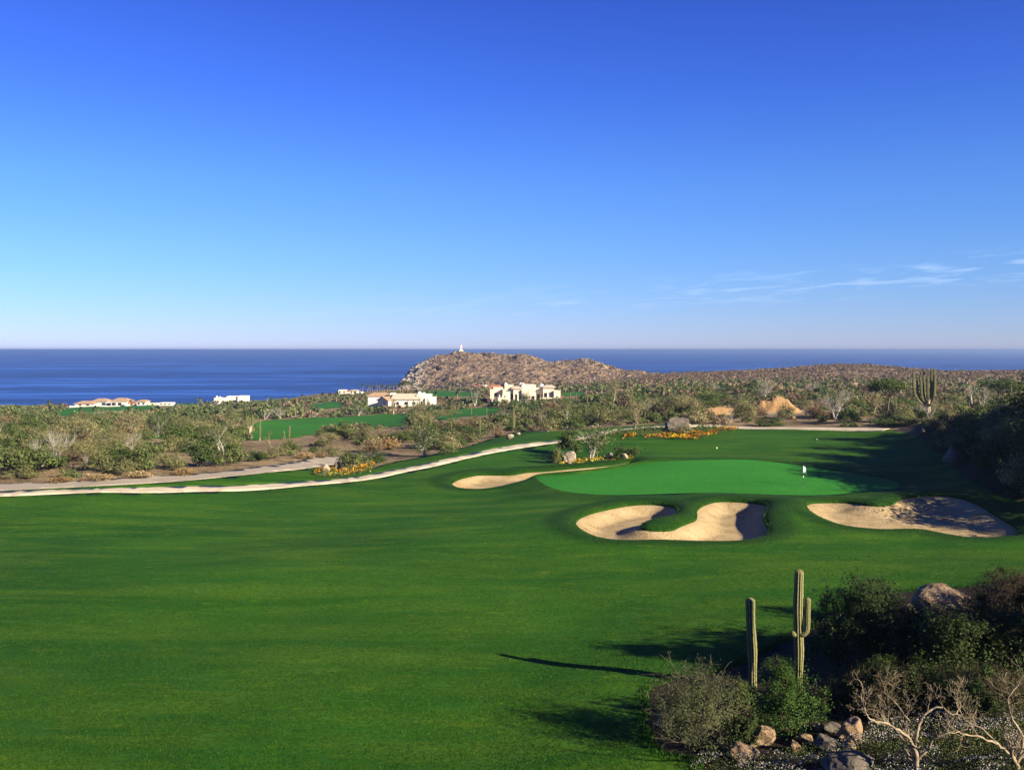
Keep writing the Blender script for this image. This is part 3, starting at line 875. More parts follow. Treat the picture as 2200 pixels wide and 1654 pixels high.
rock_mat('rock_warm', (0.30, 0.215, 0.13), (0.44, 0.33, 0.205), (0.54, 0.43, 0.29))
leaf_mat('leaf_palm', (0.08, 0.10, 0.03), (0.12, 0.14, 0.045), (0.17, 0.175, 0.07))
leaf_mat('scrub_green', (0.055, 0.090, 0.024), (0.115, 0.145, 0.048), (0.205, 0.200, 0.098), attr='tint')
leaf_mat('scrub_brown', (0.145, 0.102, 0.064), (0.215, 0.153, 0.098), (0.29, 0.22, 0.142), attr='tint')
leaf_mat('flower_lilac', (0.36, 0.31, 0.38), (0.47, 0.42, 0.48), (0.60, 0.55, 0.58), 0.2)
leaf_mat('flower_orange', (0.34, 0.10, 0.010), (0.46, 0.18, 0.012), (0.55, 0.28, 0.02), 0.2)
leaf_mat('flower_yellow', (0.55, 0.34, 0.015), (0.62, 0.43, 0.02), (0.68, 0.52, 0.05), 0.2)
plain_mat('bark_white', (0.34, 0.31, 0.27), (0.60, 0.56, 0.50), 2.0, 0.02, coords='obj')
plain_mat('bark_cream', (0.40, 0.29, 0.17), (0.62, 0.50, 0.34), 2.0, 0.02, coords='obj')
plain_mat('bark_brown', (0.10, 0.070, 0.045), (0.19, 0.135, 0.09), 2.0, 0.03, coords='obj')
plain_mat('bark_grey', (0.13, 0.115, 0.08), (0.24, 0.21, 0.15), 2.0, 0.03, coords='obj')
plain_mat('palm_trunk', (0.22, 0.15, 0.085), (0.36, 0.26, 0.16), 3.0, 0.05, coords='obj')
def cactus_mat():
    m, nt, b = mat('cactus_skin')
    g = NT(nt)
    p = g.obj()
    rib = g.attr('rib')
    base = g.ramp(g.noise(p, 1.4, 4, 0.6), [(0.3, (0.030, 0.045, 0.014)), (0.7, (0.055, 0.068, 0.022))])
    spine = g.ramp(g.noise(p, 22, 2, 0.6), [(0.35, (0.11, 0.10, 0.04)), (0.65, (0.33, 0.28, 0.12))])
    c = g.mix(g.ramp(rib, [(0.60, (0, 0, 0)), (0.95, (1, 1, 1))]), base, spine)
    cork = g.attr('cork')
    c = g.mix(cork, c, g.ramp(g.noise(p, 3, 4, 0.6), [(0.3, (0.25, 0.19, 0.12)), (0.7, (0.42, 0.36, 0.27))]))
    g.put(b.inputs['Base Color'], c)
    g.put(b.inputs['Normal'], g.bump(g.noise(p, 18, 3, 0.7), 0.6, 0.02))
    rough(b, 0.75, 0.25)
    M['cactus'] = m
cactus_mat()

# ================================================================== plant shapes
def unit(v):
    v = np.asarray(v, float)
    return v / (np.linalg.norm(v) + 1e-9)
def grow(rng, p, d, L, r, depth, P, out, tips):
    nseg = P.get('seg', 4)
    pts = [np.array(p, float)]
    d = unit(d); q = np.array(p, float)
    for i in range(nseg):
        d = unit(d + rng.normal(0, P['wig'], 3) + np.array([0, 0, P['up']]))
        q = q + d * L / nseg
        pts.append(q.copy())
    r1 = r * P['taper']
    out.append((np.array(pts), np.linspace(r, r1, nseg + 1), depth))
    if depth == 0:
        tips.append((q, d)); return
    k = rng.integers(P['kmin'], P['kmax'] + 1)
    a0 = rng.uniform(0, 6.28)
    ref = unit(np.cross(d, [0.3, 0.5, 0.81])); ref2 = np.cross(d, ref)
    for j in range(k):
        an = a0 + j * 6.283 / k + rng.normal(0, 0.35)
        sp = P['spread'] * rng.uniform(0.65, 1.3)
        nd = d * math.cos(sp) + (ref * math.cos(an) + ref2 * math.sin(an)) * math.sin(sp)
        nd[2] *= P.get('flat', 1.0)
        grow(rng, q, nd, L * P['lr'] * rng.uniform(0.75, 1.25), r1 * (0.9 if j == 0 else 0.72), depth - 1, P, out, tips)
        if P.get('mid') and depth > 1 and rng.random() < P['mid']:
            grow(rng, pts[nseg // 2], nd, L * P['lr'] * 0.6, r1 * 0.5, max(depth - 2, 0), P, out, tips)
def wood(out, sides=5, thin=4):
    mb = MB()
    for p, r, dep in out:
        mb.tube(p, np.maximum(r, 0.004), sides if dep > 1 else thin, cap=False)
    return mb
def tip_leaves(rng, tips, n, spread, size, mb=None, **kw):
    mb = mb or MB()
    t = np.array([q for q, _ in tips])
    off = rng.normal(0, spread, (len(t) * n, 3))
    c = np.repeat(t, n, 0) + off
    mb.leaves(c, size * rng.uniform(0.6, 1.4, len(c)), rng, nrm=off / spread + [0, 0, .4], **kw)
    return mb
def shrub(seed, h, w, nlobe=16, nleaf=1600, leaf=0.16, stems=7, asp=0.55, wisp=0.12, low=0.12, stem_r=0.035, tri=False, open_=0.0):
    """rounded desert shrub: many small clumps of leaves on several stems; returns branches, foliage"""
    rng = np.random.default_rng(seed)
    th = rng.uniform(0, 6.283, nlobe); ph = np.arccos(rng.uniform(0.0, 1.0, nlobe))
    rr = rng.uniform(0.45, 0.92, nlobe)
    c = np.stack([np.cos(th) * np.sin(ph) * w * .5 * rr, np.sin(th) * np.sin(ph) * w * .5 * rr, h * (low + (0.88 - low) * np.cos(ph) * rr)], 1)
    c[:, 2] += h * 0.08 * rng.random(nlobe)
    cr = rng.uniform(0.14, 0.27, nlobe)
    k = rng.choice(nlobe, nleaf, p=cr ** 2 / (cr ** 2).sum())
    dv = rng.normal(size=(nleaf, 3)); dv /= np.linalg.norm(dv, axis=1, keepdims=True)
    rad = cr[k] * (rng.random(nleaf) ** (0.45 - 0.2 * open_))
    pos = c[k] + dv * rad[:, None] * np.array([w, w, h * 0.8])
    nw = int(nleaf * wisp)
    tip = c[rng.integers(0, nlobe, nw)]
    outd = tip / (np.linalg.norm(tip, axis=1, keepdims=True) + 1e-6) + rng.normal(0, .3, (nw, 3))
    pos[:nw] = tip + outd * (rng.uniform(0.1, 0.36, nw) * min(w, h))[:, None]
    nr = dv + 0.5 * pos / np.array([w * .5, w * .5, h]) + [0, 0, .15]
    okp = pos[:, 2] > 0.03 * h
    pos = pos[okp]
    fo = MB().leaves(pos, leaf * rng.uniform(0.55, 1.35, len(pos)), rng, asp=asp, tri=tri, nrm=nr[okp])
    br = MB()
    for i in range(stems):
        e = c[rng.integers(0, nlobe)] + rng.normal(0, .06 * w, 3)
        s0 = rng.normal(0, .05 * w, 3) * [1, 1, 0]
        m1 = s0 * .5 + e * .45 + rng.normal(0, .06 * w, 3)
        br.tube([s0, m1, e, e + unit(e) * 0.12 * w], [stem_r, stem_r * .7, stem_r * .4, stem_r * .15], 4, cap=False)
    return br, fo
def twig_bush(seed, h, w, n=220, nleaf=500, leaf=0.1, r=0.02):
    rng = np.random.default_rng(seed)
    br = MB(); tips = []
    for i in range(n):
        a = rng.uniform(0, 6.283); s = rng.random() ** 0.6
        e = np.array([math.cos(a) * s * w * .5, math.sin(a) * s * w * .5, h * (1 - 0.6 * s ** 2) * rng.uniform(0.55, 1.05)])
        b0 = e * [0.25, 0.25, 0] * rng.random() + rng.normal(0, .05 * w, 3) * [1, 1, 0]
        m1 = b0 * .5 + e * .5 + rng.normal(0, .08 * w, 3)
        br.tube([b0, m1, e], [r, r * .6, r * .2], 3, cap=False)
        tips += [m1 * .5 + e * .5, e, e * .8 + m1 * .2]
    t = np.array(tips)
    c = t[rng.integers(0, len(t), nleaf)] + rng.normal(0, .05 * w, (nleaf, 3))
    c = c[c[:, 2] > 0.05]
    return br, MB().leaves(c, leaf * rng.uniform(.6, 1.4, len(c)), rng)
def tree(seed, h, P, r, leafn, leaf, spread, lean=(0, 0, 1), trunk=0.3, depth=4, multi=1, asp=0.5):
    rng = np.random.default_rng(seed)
    out = []; tips = []
    for k in range(multi):
        d = np.array(lean, float) + (rng.normal(0, 0.38, 3) * [1, 1, 0] if multi > 1 else 0)
        grow(rng, np.array([0, 0, -0.1]) + (rng.normal(0, .08, 3) * [1, 1, 0] if multi > 1 else 0), d, h * trunk, r, depth, P, out, tips)
    top = max(q[2] for q, _ in tips)
    sc = h / top
    out = [(p * sc, rr, dep) for p, rr, dep in out]
    tips = [(q * sc, d) for q, d in tips]
    fo = tip_leaves(rng, tips, leafn, spread, leaf, asp=asp) if leafn else MB()
    return wood(out), fo
def flat_tree(seed, h, w, trunk_h, nleaf=2200, leaf=0.22, lean=0.1, r=0.13, thick=0.28):
    """umbrella crown on a bare forked trunk"""
    rng = np.random.default_rng(seed)
    br = MB()
    fork = np.array([lean * h * .5, 0, trunk_h])
    br.tube([(0, 0, -.1), (lean * h * .15, 0.02, trunk_h * .5), fork], [r, r * .8, r * .65], 6, cap=False)
    nl = 15
    c = []
    for i in range(nl):
        a = rng.uniform(0, 6.283); s = math.sqrt(rng.random())
        e = fork + np.array([math.cos(a) * s * w * .44, math.sin(a) * s * w * .44, (h - trunk_h) * (0.82 - 0.38 * s ** 2) * rng.uniform(.85, 1.0)])
        m1 = fork * .55 + e * .45 + np.array([0, 0, -.08 * h]) + rng.normal(0, .04 * w, 3)
        br.tube([fork, m1, e], [r * .5, r * .32, r * .1], 5, cap=False)
        c.append(e)
    c = np.array(c)
    k = rng.integers(0, nl, nleaf)
    dv = rng.normal(size=(nleaf, 3)); dv /= np.linalg.norm(dv, axis=1, keepdims=True)
    pos = c[k] + dv * (rng.random(nleaf) ** .5)[:, None] * np.array([w * .2, w * .2, h * thick * .5])
    return br, MB().leaves(pos, leaf * rng.uniform(.6, 1.4, nleaf), rng, nrm=dv + [0, 0, .4])
def column(path, rad, ribs=12, per=2, rings=26, cork=0.0, cork_len=0.25, depth=0.13):
    """ribbed cactus column along a path with a domed tip; returns verts, quads, tris, rib, cork"""
    path = np.asarray(path, float)
    seg = np.concatenate([[0], np.cumsum(np.linalg.norm(np.diff(path, axis=0), axis=1))])
    L = seg[-1]
    t = np.concatenate([np.linspace(0, L - rad, rings), L - rad + rad * np.sin(np.linspace(.3, 1.5, 5))])
    p = np.stack([np.interp(t, seg, path[:, i]) for i in range(3)], 1)
    for _ in range(2):
        p[1:-1] = p[1:-1] * .5 + (p[:-2] + p[2:]) * .25
    rr = rad * np.where(t > L - rad, np.sqrt(np.clip(1 - ((t - L + rad) / rad) ** 2, 0.003, 1)), 1.0)
    rr = rr * (0.80 + 0.20 * np.clip(t / (L * .4), 0, 1)) * (1 + 0.05 * np.sin(t * 3.1 + 1) + 0.02 * np.sin(t * 17))
    d = np.gradient(p, axis=0); d /= np.linalg.norm(d, axis=1, keepdims=True)
    a = np.cross(d, [0.13, 0.99, 0.05]); a /= np.linalg.norm(a, axis=1, keepdims=True)
    b = np.cross(d, a)
    n = ribs * per * 1
    th = np.arange(n) * 2 * math.pi / n
    prof_ = (np.abs(np.cos(th * ribs / 2)) if per > 2 else (np.arange(n) % 2 == 0).astype(float))
    rp = 1 - depth + depth * prof_ * 1.6
    v = p[:, None, :] + (rr[:, None] * rp[None, :])[:, :, None] * (np.cos(th)[None, :, None] * a[:, None, :] + np.sin(th)[None, :, None] * b[:, None, :])
    k = len(t)
    i = np.arange(k - 1)[:, None] * n; j = np.arange(n)[None, :]; j2 = (j + 1) % n
    q = np.stack([i + j, i + j2, i + n + j2, i + n + j], -1).reshape(-1, 4)
    tr = [((k - 1) * n, (k - 1) * n + s, (k - 1) * n + s + 1) for s in range(1, n - 1)]
    rib = np.tile(prof_, k)
    ck = np.repeat(cork * sstep(cork_len, cork_len * .5, t / L), n)
    return v.reshape(-1, 3), q, tr, rib, ck
def cactus_obj(name, cols, parent=None):
    mb = MB(); rb = []; ck = []
    for c in cols:
        v, q, t, r_, k_ = c
        mb.add(v, quads=q, tris=t); rb.append(r_); ck.append(k_)
    return mb, {'rib': np.concatenate(rb), 'cork': np.concatenate(ck)}
def candelabra(seed, h, w, n, cork=1.0, rad=0.16, trunk=0.28, ribs=9):
    """cardon with a short trunk and many upright arms: list of (name, columns)"""
    rng = np.random.default_rng(seed)
    parts = [('trunk', column([(0, 0, -.1), (0.02 * h, 0, h * trunk * .6), (0, 0, h * trunk * 1.1)], rad * 1.7, ribs, 2, 8, cork, 2.0))]
    for i in range(n):
        a = i * 6.283 / n + rng.normal(0, .25); s = rng.uniform(.35, 1.0)
        x, y = math.cos(a) * w * .5 * s, math.sin(a) * w * .5 * s
        z0 = h * trunk * rng.uniform(.75, 1.0)
        hh = h * rng.uniform(.72, 1.0)
        parts.append(('arm', column([(x * .05, y * .05, z0), (x * .55, y * .55, z0 + .07 * h), (x * .92, y * .92, z0 + .20 * h), (x, y, z0 + .38 * h), (x * 1.04, y * 1.04, hh)], rad * rng.uniform(.8, 1.1), ribs, 2, 14, cork * .9, .28)))
    return parts
def boulder(seed, size, sub=3, cuts=9, amp=0.06):
    cuts = cuts + 4
    """angular weathered rock: a ball cut by flat planes, roughened"""
    rng = np.random.default_rng(seed)
    import bmesh
    bm = bmesh.new()
    bmesh.ops.create_icosphere(bm, subdivisions=sub, radius=1.0)
    v = np.array([q.co[:] for q in bm.verts])
    f = np.array([[l.index for l in fc.verts] for fc in bm.faces])
    bm.free()
    for _ in range(cuts):
        nrm = unit(rng.normal(size=3)); hgt = rng.uniform(.52, .86)
        ex = np.maximum(0, v @ nrm - hgt)
        v = v - nrm * ex[:, None] * 0.92
    off = rng.uniform(0, 50, 3)
    nz = fbm(v[:, 0] * 1.6 + off[0] + v[:, 2], v[:, 1] * 1.6 + off[1] - v[:, 2], 4, seed % 97)
    v = v * (1 + amp * 5 * nz[:, None])
    v = v * np.asarray(size) * .5 / np.abs(v).max(0)
    return v, f
def make_boulder(name, u, v_, wpx, hpx, seed, label, m='rock_tan', group=None, depth=1.0, sub=3, sink=0.22, cuts=9, rz=0.0, cat='boulder'):
    p = G(u, v_)
    s = p.y / F
    W, Hh = wpx * s, hpx * s / (1 - sink)
    vv, ff = boulder(seed, (W, W * depth, Hh), sub, cuts)
    vv[:, 2] += Hh * (.5 - sink)
    mb = MB().add(vv, tris=ff)
    o = mb.build(name, M[m], smooth=False, loc=(p.x, p.y + W * depth * .25, p.z))
    o.rotation_euler[2] = rz
    return tag(o, label, cat, group)

# ------------------------------------------------------------------ copying a thing with its parts
def plant_proto(br, fo, bark, leaf, names=('branches', 'crown')):
    parts = []
    if br is not None and br.n:
        parts.append((names[0], br.mesh(names[0], M[bark], smooth=True)))
    if fo is not None and fo.n:
        parts.append((names[1], fo.mesh(names[1], M[leaf])))
    return parts
def place(name, parts, loc, rz=0.0, sc=1.0, label=None, cat=None, group=None):
    o = empty(name, loc, rz, sc)
    for nm, me in parts:
        c = bpy.data.objects.new(nm, me)
        COL.objects.link(c)
        c.parent = o
    return tag(o, label, cat, group)
def cactus_parts(parts):
    res = []
    for nm, c in parts:
        mb, at = cactus_obj(nm, [c])
        res.append((nm, mb.mesh(nm, M['cactus'], smooth=False, attrs=at)))
    return res

# ================================================================== foreground corner
rng = np.random.default_rng(12)
def px(p):
    return p.y / F
# the two column cacti
p = G(1715, 1500); s = px(p)
h1 = (1500 - 1225) * s
t1 = empty('cardon_cactus', p)
mb, at = cactus_obj('stem', [column([(0, 0, -.3), (0.03, 0, h1 * .35), (-0.01, 0, h1 * .7), (0.04, 0, h1)], 0.175, 10, 4, 60, 0, 1, depth=.2)])
mb.build('stem', M['cactus'], t1, smooth=True, attrs=at)
ze = (1500 - 1362) * s
mb, at = cactus_obj('arm', [column([(0.02, -.06, ze), (0.16, -.16, ze - .03), (0.30, -.17, ze + .12), (0.335, -.15, ze + .5), (0.36, -.12, (1500 - 1284) * s)], 0.115, 11, 4, 40, 0, 1)])
mb.build('arm', M['cactus'], t1, smooth=True, attrs=at)
mb, at = cactus_obj('arm', [column([(-0.05, -.05, ze - .05), (-0.22, -.1, ze - .04), (-0.29, -.1, ze + .10)], 0.085, 10, 4, 12, 0, 1)])
mb.build('arm', M['cactus'], t1, smooth=True, attrs=at)
tag(t1, 'taller of the two column cacti on the grass edge, with one upright arm', 'cactus', 'column cacti at the near bed')
p = G(1615, 1481); s = px(p)
h2 = (1481 - 1283) * s
t2 = empty('cardon_cactus', p)
mb, at = cactus_obj('stem', [column([(0.05, 0, -.3), (0.03, 0, h2 * .4), (-0.05, 0, h2 * .75), (-0.07, 0, h2)], 0.18, 10, 4, 50, 0, 1, depth=.2)])
mb.build('stem', M['cactus'], t2, smooth=True, attrs=at)
tag(t2, 'shorter of the two column cacti, a single ribbed armless stem', 'cactus', 'column cacti at the near bed')

def near_shrub(name, u, v_, wpx, hpx, seed, label, leafm, barkm, nleaf, leaf, stems=9, depth=3, bare=0.0, spread=.55, dy=0.0, lobes=26, group=None, twigs=1.0, cat='shrub'):
    """close shrub: forked twigs of its own plus a mass of small leaves in clumps"""
    r_ = np.random.default_rng(seed)
    q = G(u, v_); sc = px(q)
    W, Hh = wpx * sc, hpx * sc
    out = []; tips = []
    P = dict(wig=.16, up=.05, taper=.62, kmin=2, kmax=3, spread=spread, lr=.72, mid=.5)
    for k in range(int(stems * twigs)):
        a = r_.uniform(0, 6.283)
        e = r_.uniform(.25, 1.1)
        grow(r_, (r_.normal(0, .06 * W), r_.normal(0, .06 * W), -.05), (math.cos(a) * math.sin(e), math.sin(a) * math.sin(e), math.cos(e)), Hh * .36 * r_.uniform(.8, 1.2), .014 * Hh / 2, depth, P, out, tips)
    # fit twigs in the shrub's bulk
    tp = np.array([t[0] for t in tips])
    kx = (W * .52) / np.percentile(np.abs(tp[:, 0]), 93); kz = Hh / np.percentile(tp[:, 2], 95)
    S = np.array([kx, kx, kz])
    br = MB()
    for pp, rr, dep in out:
        if dep < 2 and (pp[-1, 2] * kz > 1.15 * Hh or np.hypot(pp[-1, 0], pp[-1, 1]) * kx > .68 * W):
            continue
        br.tube(pp * S, np.maximum(rr, .0035), 4 if dep > 1 else 3, cap=False)
    tp = tp * S
    _, fo = shrub(seed + 1, Hh, W, lobes, int(nleaf * .32), leaf, 0, asp=.55, wisp=.2, low=.08)
    n2 = int(nleaf * .68)
    tw = r_.random(len(tp)) ** 3.0
    tw = np.where((np.hypot(tp[:, 0], tp[:, 1]) > .6 * W) | (tp[:, 2] > 1.06 * Hh), tw * .04, tw)
    c = tp[r_.choice(len(tp), n2, p=tw / tw.sum())] + r_.normal(0, .036 * W, (n2, 3))
    fo.leaves(c[c[:, 2] > .05], leaf * r_.uniform(.6, 1.3, (c[:, 2] > .05).sum()), r_, nrm=c[c[:, 2] > .05] / (.5 * W))
    o = empty(name, (q.x, q.y + dy, q.z - .03))
    br.build('branches', M[barkm], o, smooth=True)
    fo.build('crown', M[leafm], o)
    return tag(o, label, cat, group)
near_shrub('twiggy_shrub', 1488, 1598, 182, 152, 21, 'grey twiggy half-bare shrub at the left tip of the near bed', 'leaf_sage', 'bark_grey', 16000, .075, stems=15, depth=4)
near_shrub('leafy_shrub', 1690, 1572, 150, 145, 23, 'bright green leafy shrub in front of the two column cacti', 'leaf_bright', 'bark_brown', 13000, .085, lobes=40)
near_shrub('leafy_shrub', 1592, 1530, 70, 70, 24, 'small dark leafy shrub between the grey twiggy shrub and the short cactus', 'leaf_green', 'bark_brown', 4500, .08)
near_shrub('leafy_shrub', 1588, 1600, 70, 70, 25, 'low dark green shrub between the twiggy shrub and the rocks', 'leaf_green', 'bark_brown', 4500, .08)
DK = 'dark shrubs of the near bed'
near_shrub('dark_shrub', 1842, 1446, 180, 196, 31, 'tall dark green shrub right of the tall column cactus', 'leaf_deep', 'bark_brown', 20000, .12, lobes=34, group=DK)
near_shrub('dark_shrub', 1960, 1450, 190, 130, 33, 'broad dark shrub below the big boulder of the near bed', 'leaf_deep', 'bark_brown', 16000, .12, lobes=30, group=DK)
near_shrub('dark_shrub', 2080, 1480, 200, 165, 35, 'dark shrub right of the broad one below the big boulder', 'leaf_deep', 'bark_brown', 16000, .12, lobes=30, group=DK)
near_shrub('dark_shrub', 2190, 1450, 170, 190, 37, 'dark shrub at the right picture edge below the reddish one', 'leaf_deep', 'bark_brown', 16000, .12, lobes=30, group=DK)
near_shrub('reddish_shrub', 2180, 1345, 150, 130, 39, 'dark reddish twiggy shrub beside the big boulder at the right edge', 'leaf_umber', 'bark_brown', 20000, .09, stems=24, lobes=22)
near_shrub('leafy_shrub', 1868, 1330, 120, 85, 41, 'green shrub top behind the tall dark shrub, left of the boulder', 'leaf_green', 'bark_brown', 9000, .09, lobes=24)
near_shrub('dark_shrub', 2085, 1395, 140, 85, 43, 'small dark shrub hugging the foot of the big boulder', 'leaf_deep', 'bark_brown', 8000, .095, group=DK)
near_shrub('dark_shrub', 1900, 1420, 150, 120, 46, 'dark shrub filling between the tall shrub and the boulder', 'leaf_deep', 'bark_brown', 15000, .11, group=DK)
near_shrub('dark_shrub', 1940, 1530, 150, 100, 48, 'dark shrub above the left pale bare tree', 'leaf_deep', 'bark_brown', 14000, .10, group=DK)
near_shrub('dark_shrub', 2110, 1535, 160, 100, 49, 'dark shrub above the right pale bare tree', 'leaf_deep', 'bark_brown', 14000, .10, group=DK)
DB = 'dry brush of the near bed'
for k, (u, v_, w, h, lab) in enumerate([(1815, 1525, 120, 60, 'dry brown brush right of the bright green shrub'), (1920, 1540, 150, 95, 'dry brown brush behind the left pale bare tree'), (2040, 1530, 150, 90, 'dry brown brush between the two pale bare trees'), (2150, 1545, 150, 105, 'rusty dry brush at the right edge above the lilac flowers')]):
    near_shrub('dry_brush', u, v_, w, h, 51 + 2 * k, lab, 'leaf_umber' if k % 2 else 'leaf_deep', 'bark_brown', 6000, .075, stems=26, depth=3, group=DB, lobes=22)
# big boulder of the bed
make_boulder('boulder', 2028, 1345, 150, 88, 5, 'big rounded tan boulder among the dark shrubs of the near bed', 'rock_tan', depth=.8, sub=4, cuts=7)
RK = 'rocks at the near bed edge'
for k, (u, v_, w, h, m_, lab, rz) in enumerate([
    (1638, 1602, 58, 44, 'rock_tan', 'largest left rock of the near bed, tilted, grey-topped', .5),
    (1600, 1634, 72, 34, 'rock_tan', 'long low rock at the left front of the rock row', .2),
    (1711, 1614, 27, 26, 'rock_tan', 'small round rock standing alone among lilac flowers', .9),
    (1733, 1596, 38, 20, 'rock_tan', 'flat wedge rock behind the small round rock', .1),
    (1779, 1610, 56, 28, 'rock_dark', 'flat grey slab rock left of the tallest orange rock', -.3),
    (1836, 1596, 62, 50, 'rock_tan', 'tallest rough orange rock at the right end of the row', .3),
    (1790, 1574, 48, 18, 'rock_dark', 'grey flat rock behind the slab beside the orange rock', .4),
    (1760, 1572, 28, 18, 'rock_tan', 'small tan rock behind the flat wedge rock', 1.1),
    (1826, 1612, 38, 20, 'rock_tan', 'low rough rock under the tallest orange rock', .7),
    (1821, 1640, 26, 16, 'rock_pale', 'pinkish pale stone above the dark boulder at the bottom edge', .2),
    (1838, 1672, 120, 52, 'rock_dark', 'dark boulder cut by the bottom edge of the picture', .1),
    (1552, 1604, 26, 26, 'rock_dark', 'dark rock under the grey twiggy shrub', .5),
    (1422, 1560, 26, 34, 'rock_dark', 'grey stone at the left foot of the twiggy shrub', .3)]):
    make_boulder('boulder', u, v_, w, h, 60 + k, lab, m_, RK, depth=.85, sub=4, cuts=8, rz=rz)

# pale bare trees with crooked limbs
def bare_tree(name, limbs, seed, label, thin=.78):
    r_ = np.random.default_rng(seed)
    q = G(*limbs[0]); sc = px(q)
    o = empty(name, q)
    out = []; tips = []
    def loc(u, v_, dy):
        return np.array([(u - limbs[0][0]) * sc, dy, (limbs[0][1] - v_) * sc])
    P = dict(wig=.20, up=.07, taper=.62, kmin=2, kmax=3, spread=.62, lr=.74, mid=.6, seg=5)
    for pts_, ra, rb, dyy in limbs[1:]:
        n_ = len(pts_)
        c = np.array([loc(a, b, dyy * i / (n_ - 1)) for i, (a, b) in enumerate(pts_)])
        tt = np.linspace(0, n_ - 1, n_ * 4)
        c = np.stack([np.interp(tt, np.arange(n_), c[:, k]) for k in range(3)], 1)
        for _ in range(2):
            c[1:-1] = c[1:-1] * .5 + (c[:-2] + c[2:]) * .25
        c[1:-1] += r_.normal(0, .015, c[1:-1].shape)
        out.append((c, np.linspace(ra, rb, len(c)) * thin * (1 + .12 * r_.normal(size=len(c)).clip(-1, 1)), 3))
        for f in (.45, .65, .82, 1.0):
            i = min(int(f * len(c)), len(c) - 1)
            dr = unit(c[i] - c[max(i - 2, 0)]) + r_.normal(0, .45, 3) + [0, 0, .45]
            grow(r_, c[i], dr, .36, rb * .7, 3, P, out, tips)
    trunk = MB(); twg = MB()
    for pp, rr, dep in out[:]:
        pass
    nl = len(limbs) - 1
    for pp, rr, dep in out:
        (trunk if len(pp) > 6 else twg).tube(pp, np.maximum(rr, .004), 7 if len(pp) > 6 else 4, cap=False)
    trunk.build('trunk', M['bark_tawny'], o, smooth=True)
    twg.build('branches', M['bark_tawny'], o, smooth=True)
    tip_leaves(r_, tips, 2, .06, .035).build('crown', M['leaf_olive'], o)
    return tag(o, label, 'tree', 'pale bare trees of the near bed')
bare_tree('bare_tree', [(1972, 1672),
    ([(1972, 1680), (1970, 1650), (1966, 1612)], .105, .085, 0),
    ([(1966, 1616), (1950, 1585), (1918, 1562), (1880, 1545), (1853, 1537), (1838, 1510), (1828, 1480)], .07, .022, -.9),
    ([(1966, 1614), (1948, 1600), (1925, 1575), (1915, 1562)], .05, .02, .5),
    ([(1966, 1612), (1975, 1575), (1992, 1548), (2030, 1530), (2068, 1560), (2085, 1540)], .06, .022, .7),
    ([(1968, 1640), (1992, 1612), (2000, 1585), (2030, 1570), (2065, 1562)], .06, .02, -.4),
    ([(1972, 1600), (1968, 1570), (1950, 1540), (1925, 1515)], .04, .015, 1.0)], 71,
    'pale crooked bare tree at the bottom edge, left of its twin')
bare_tree('bare_tree', [(2188, 1668),
    ([(2188, 1675), (2184, 1650), (2168, 1632)], .10, .07, 0),
    ([(2170, 1634), (2135, 1605), (2100, 1590), (2060, 1580), (2040, 1572)], .06, .02, -.5),
    ([(2150, 1618), (2120, 1585), (2085, 1572), (2075, 1545)], .05, .018, .6),
    ([(2186, 1650), (2205, 1600), (2180, 1560), (2170, 1520), (2200, 1490)], .06, .018, .3),
    ([(2190, 1640), (2225, 1610), (2250, 1570), (2240, 1520)], .06, .018, -.3)], 73,
    'pale crooked bare tree at the right bottom corner')

# ------------------------------------------------------------------ flower carpets
def carpet(name, polys, leafn, flo, hgt, label, cat, leafm='leaf_green', leaf=.06, seed=1, zmul=1.0, on_top=.75):
    """low ground cover: leaves and blossoms over an area given by its outline in the picture"""
    r_ = np.random.default_rng(seed)
    mb = MB(); mats = [M[leafm]]
    P_ = [np.array([hit(a, b) for a, b in pl]) for pl in polys]
    lo = np.min([q.min(0) for q in P_], 0); hi = np.max([q.max(0) for q in P_], 0)
    def sample(n):
        res = []
        tot = 0
        while tot < n:
            c = r_.uniform(lo, hi, (n * 3, 2))
            m_ = np.zeros(len(c), bool)
            for q in P_:
                m_ |= inside(q, c[:, 0], c[:, 1])
            c = c[m_]
            res.append(c); tot += len(c)
        return np.concatenate(res)[:n]
    c = sample(leafn)
    z = ground_z(c[:, 0], c[:, 1])
    hh = hgt * (.55 + .9 * (fbm(c[:, 0] * 1.3, c[:, 1] * 1.3, 3, seed) + .4))
    mb.leaves(np.column_stack([c, z + hh * r_.random(leafn)]), leaf * r_.uniform(.6, 1.4, leafn), r_, asp=.6, m=0)
    for k, (fm, fn, fs, clump) in enumerate(flo):
        mats.append(M[fm])
        c = sample(fn)
        if clump:
            nz = fbm(c[:, 0] * clump, c[:, 1] * clump, 2, seed + 5 + k)
            c = c[nz > -.05]
        z = ground_z(c[:, 0], c[:, 1])
        hh = hgt * (.55 + .9 * (fbm(c[:, 0] * 1.3, c[:, 1] * 1.3, 3, seed) + .4))
        mb.leaves(np.column_stack([c, z + hh * r_.uniform(on_top, 1.12, len(c))]), fs * r_.uniform(.6, 1.4, len(c)), r_, asp=.9, m=k + 1)
    o = mb.build(name, mats)
    return tag(o, label, cat, kind='stuff')
carpet('flower_carpet', [[(1485, 1645), (1530, 1614), (1600, 1632), (1680, 1622), (1720, 1606), (1850, 1600), (1880, 1552), (1950, 1535), (2080, 1550), (2210, 1545), (2300, 1560), (2300, 1800), (1490, 1800)]],
       38000, [('flower_lilac', 17000, .042, .9)], .32, 'carpet of small lilac flowers round the pale bare trees', 'flowers', 'leaf_green', .05, 81)
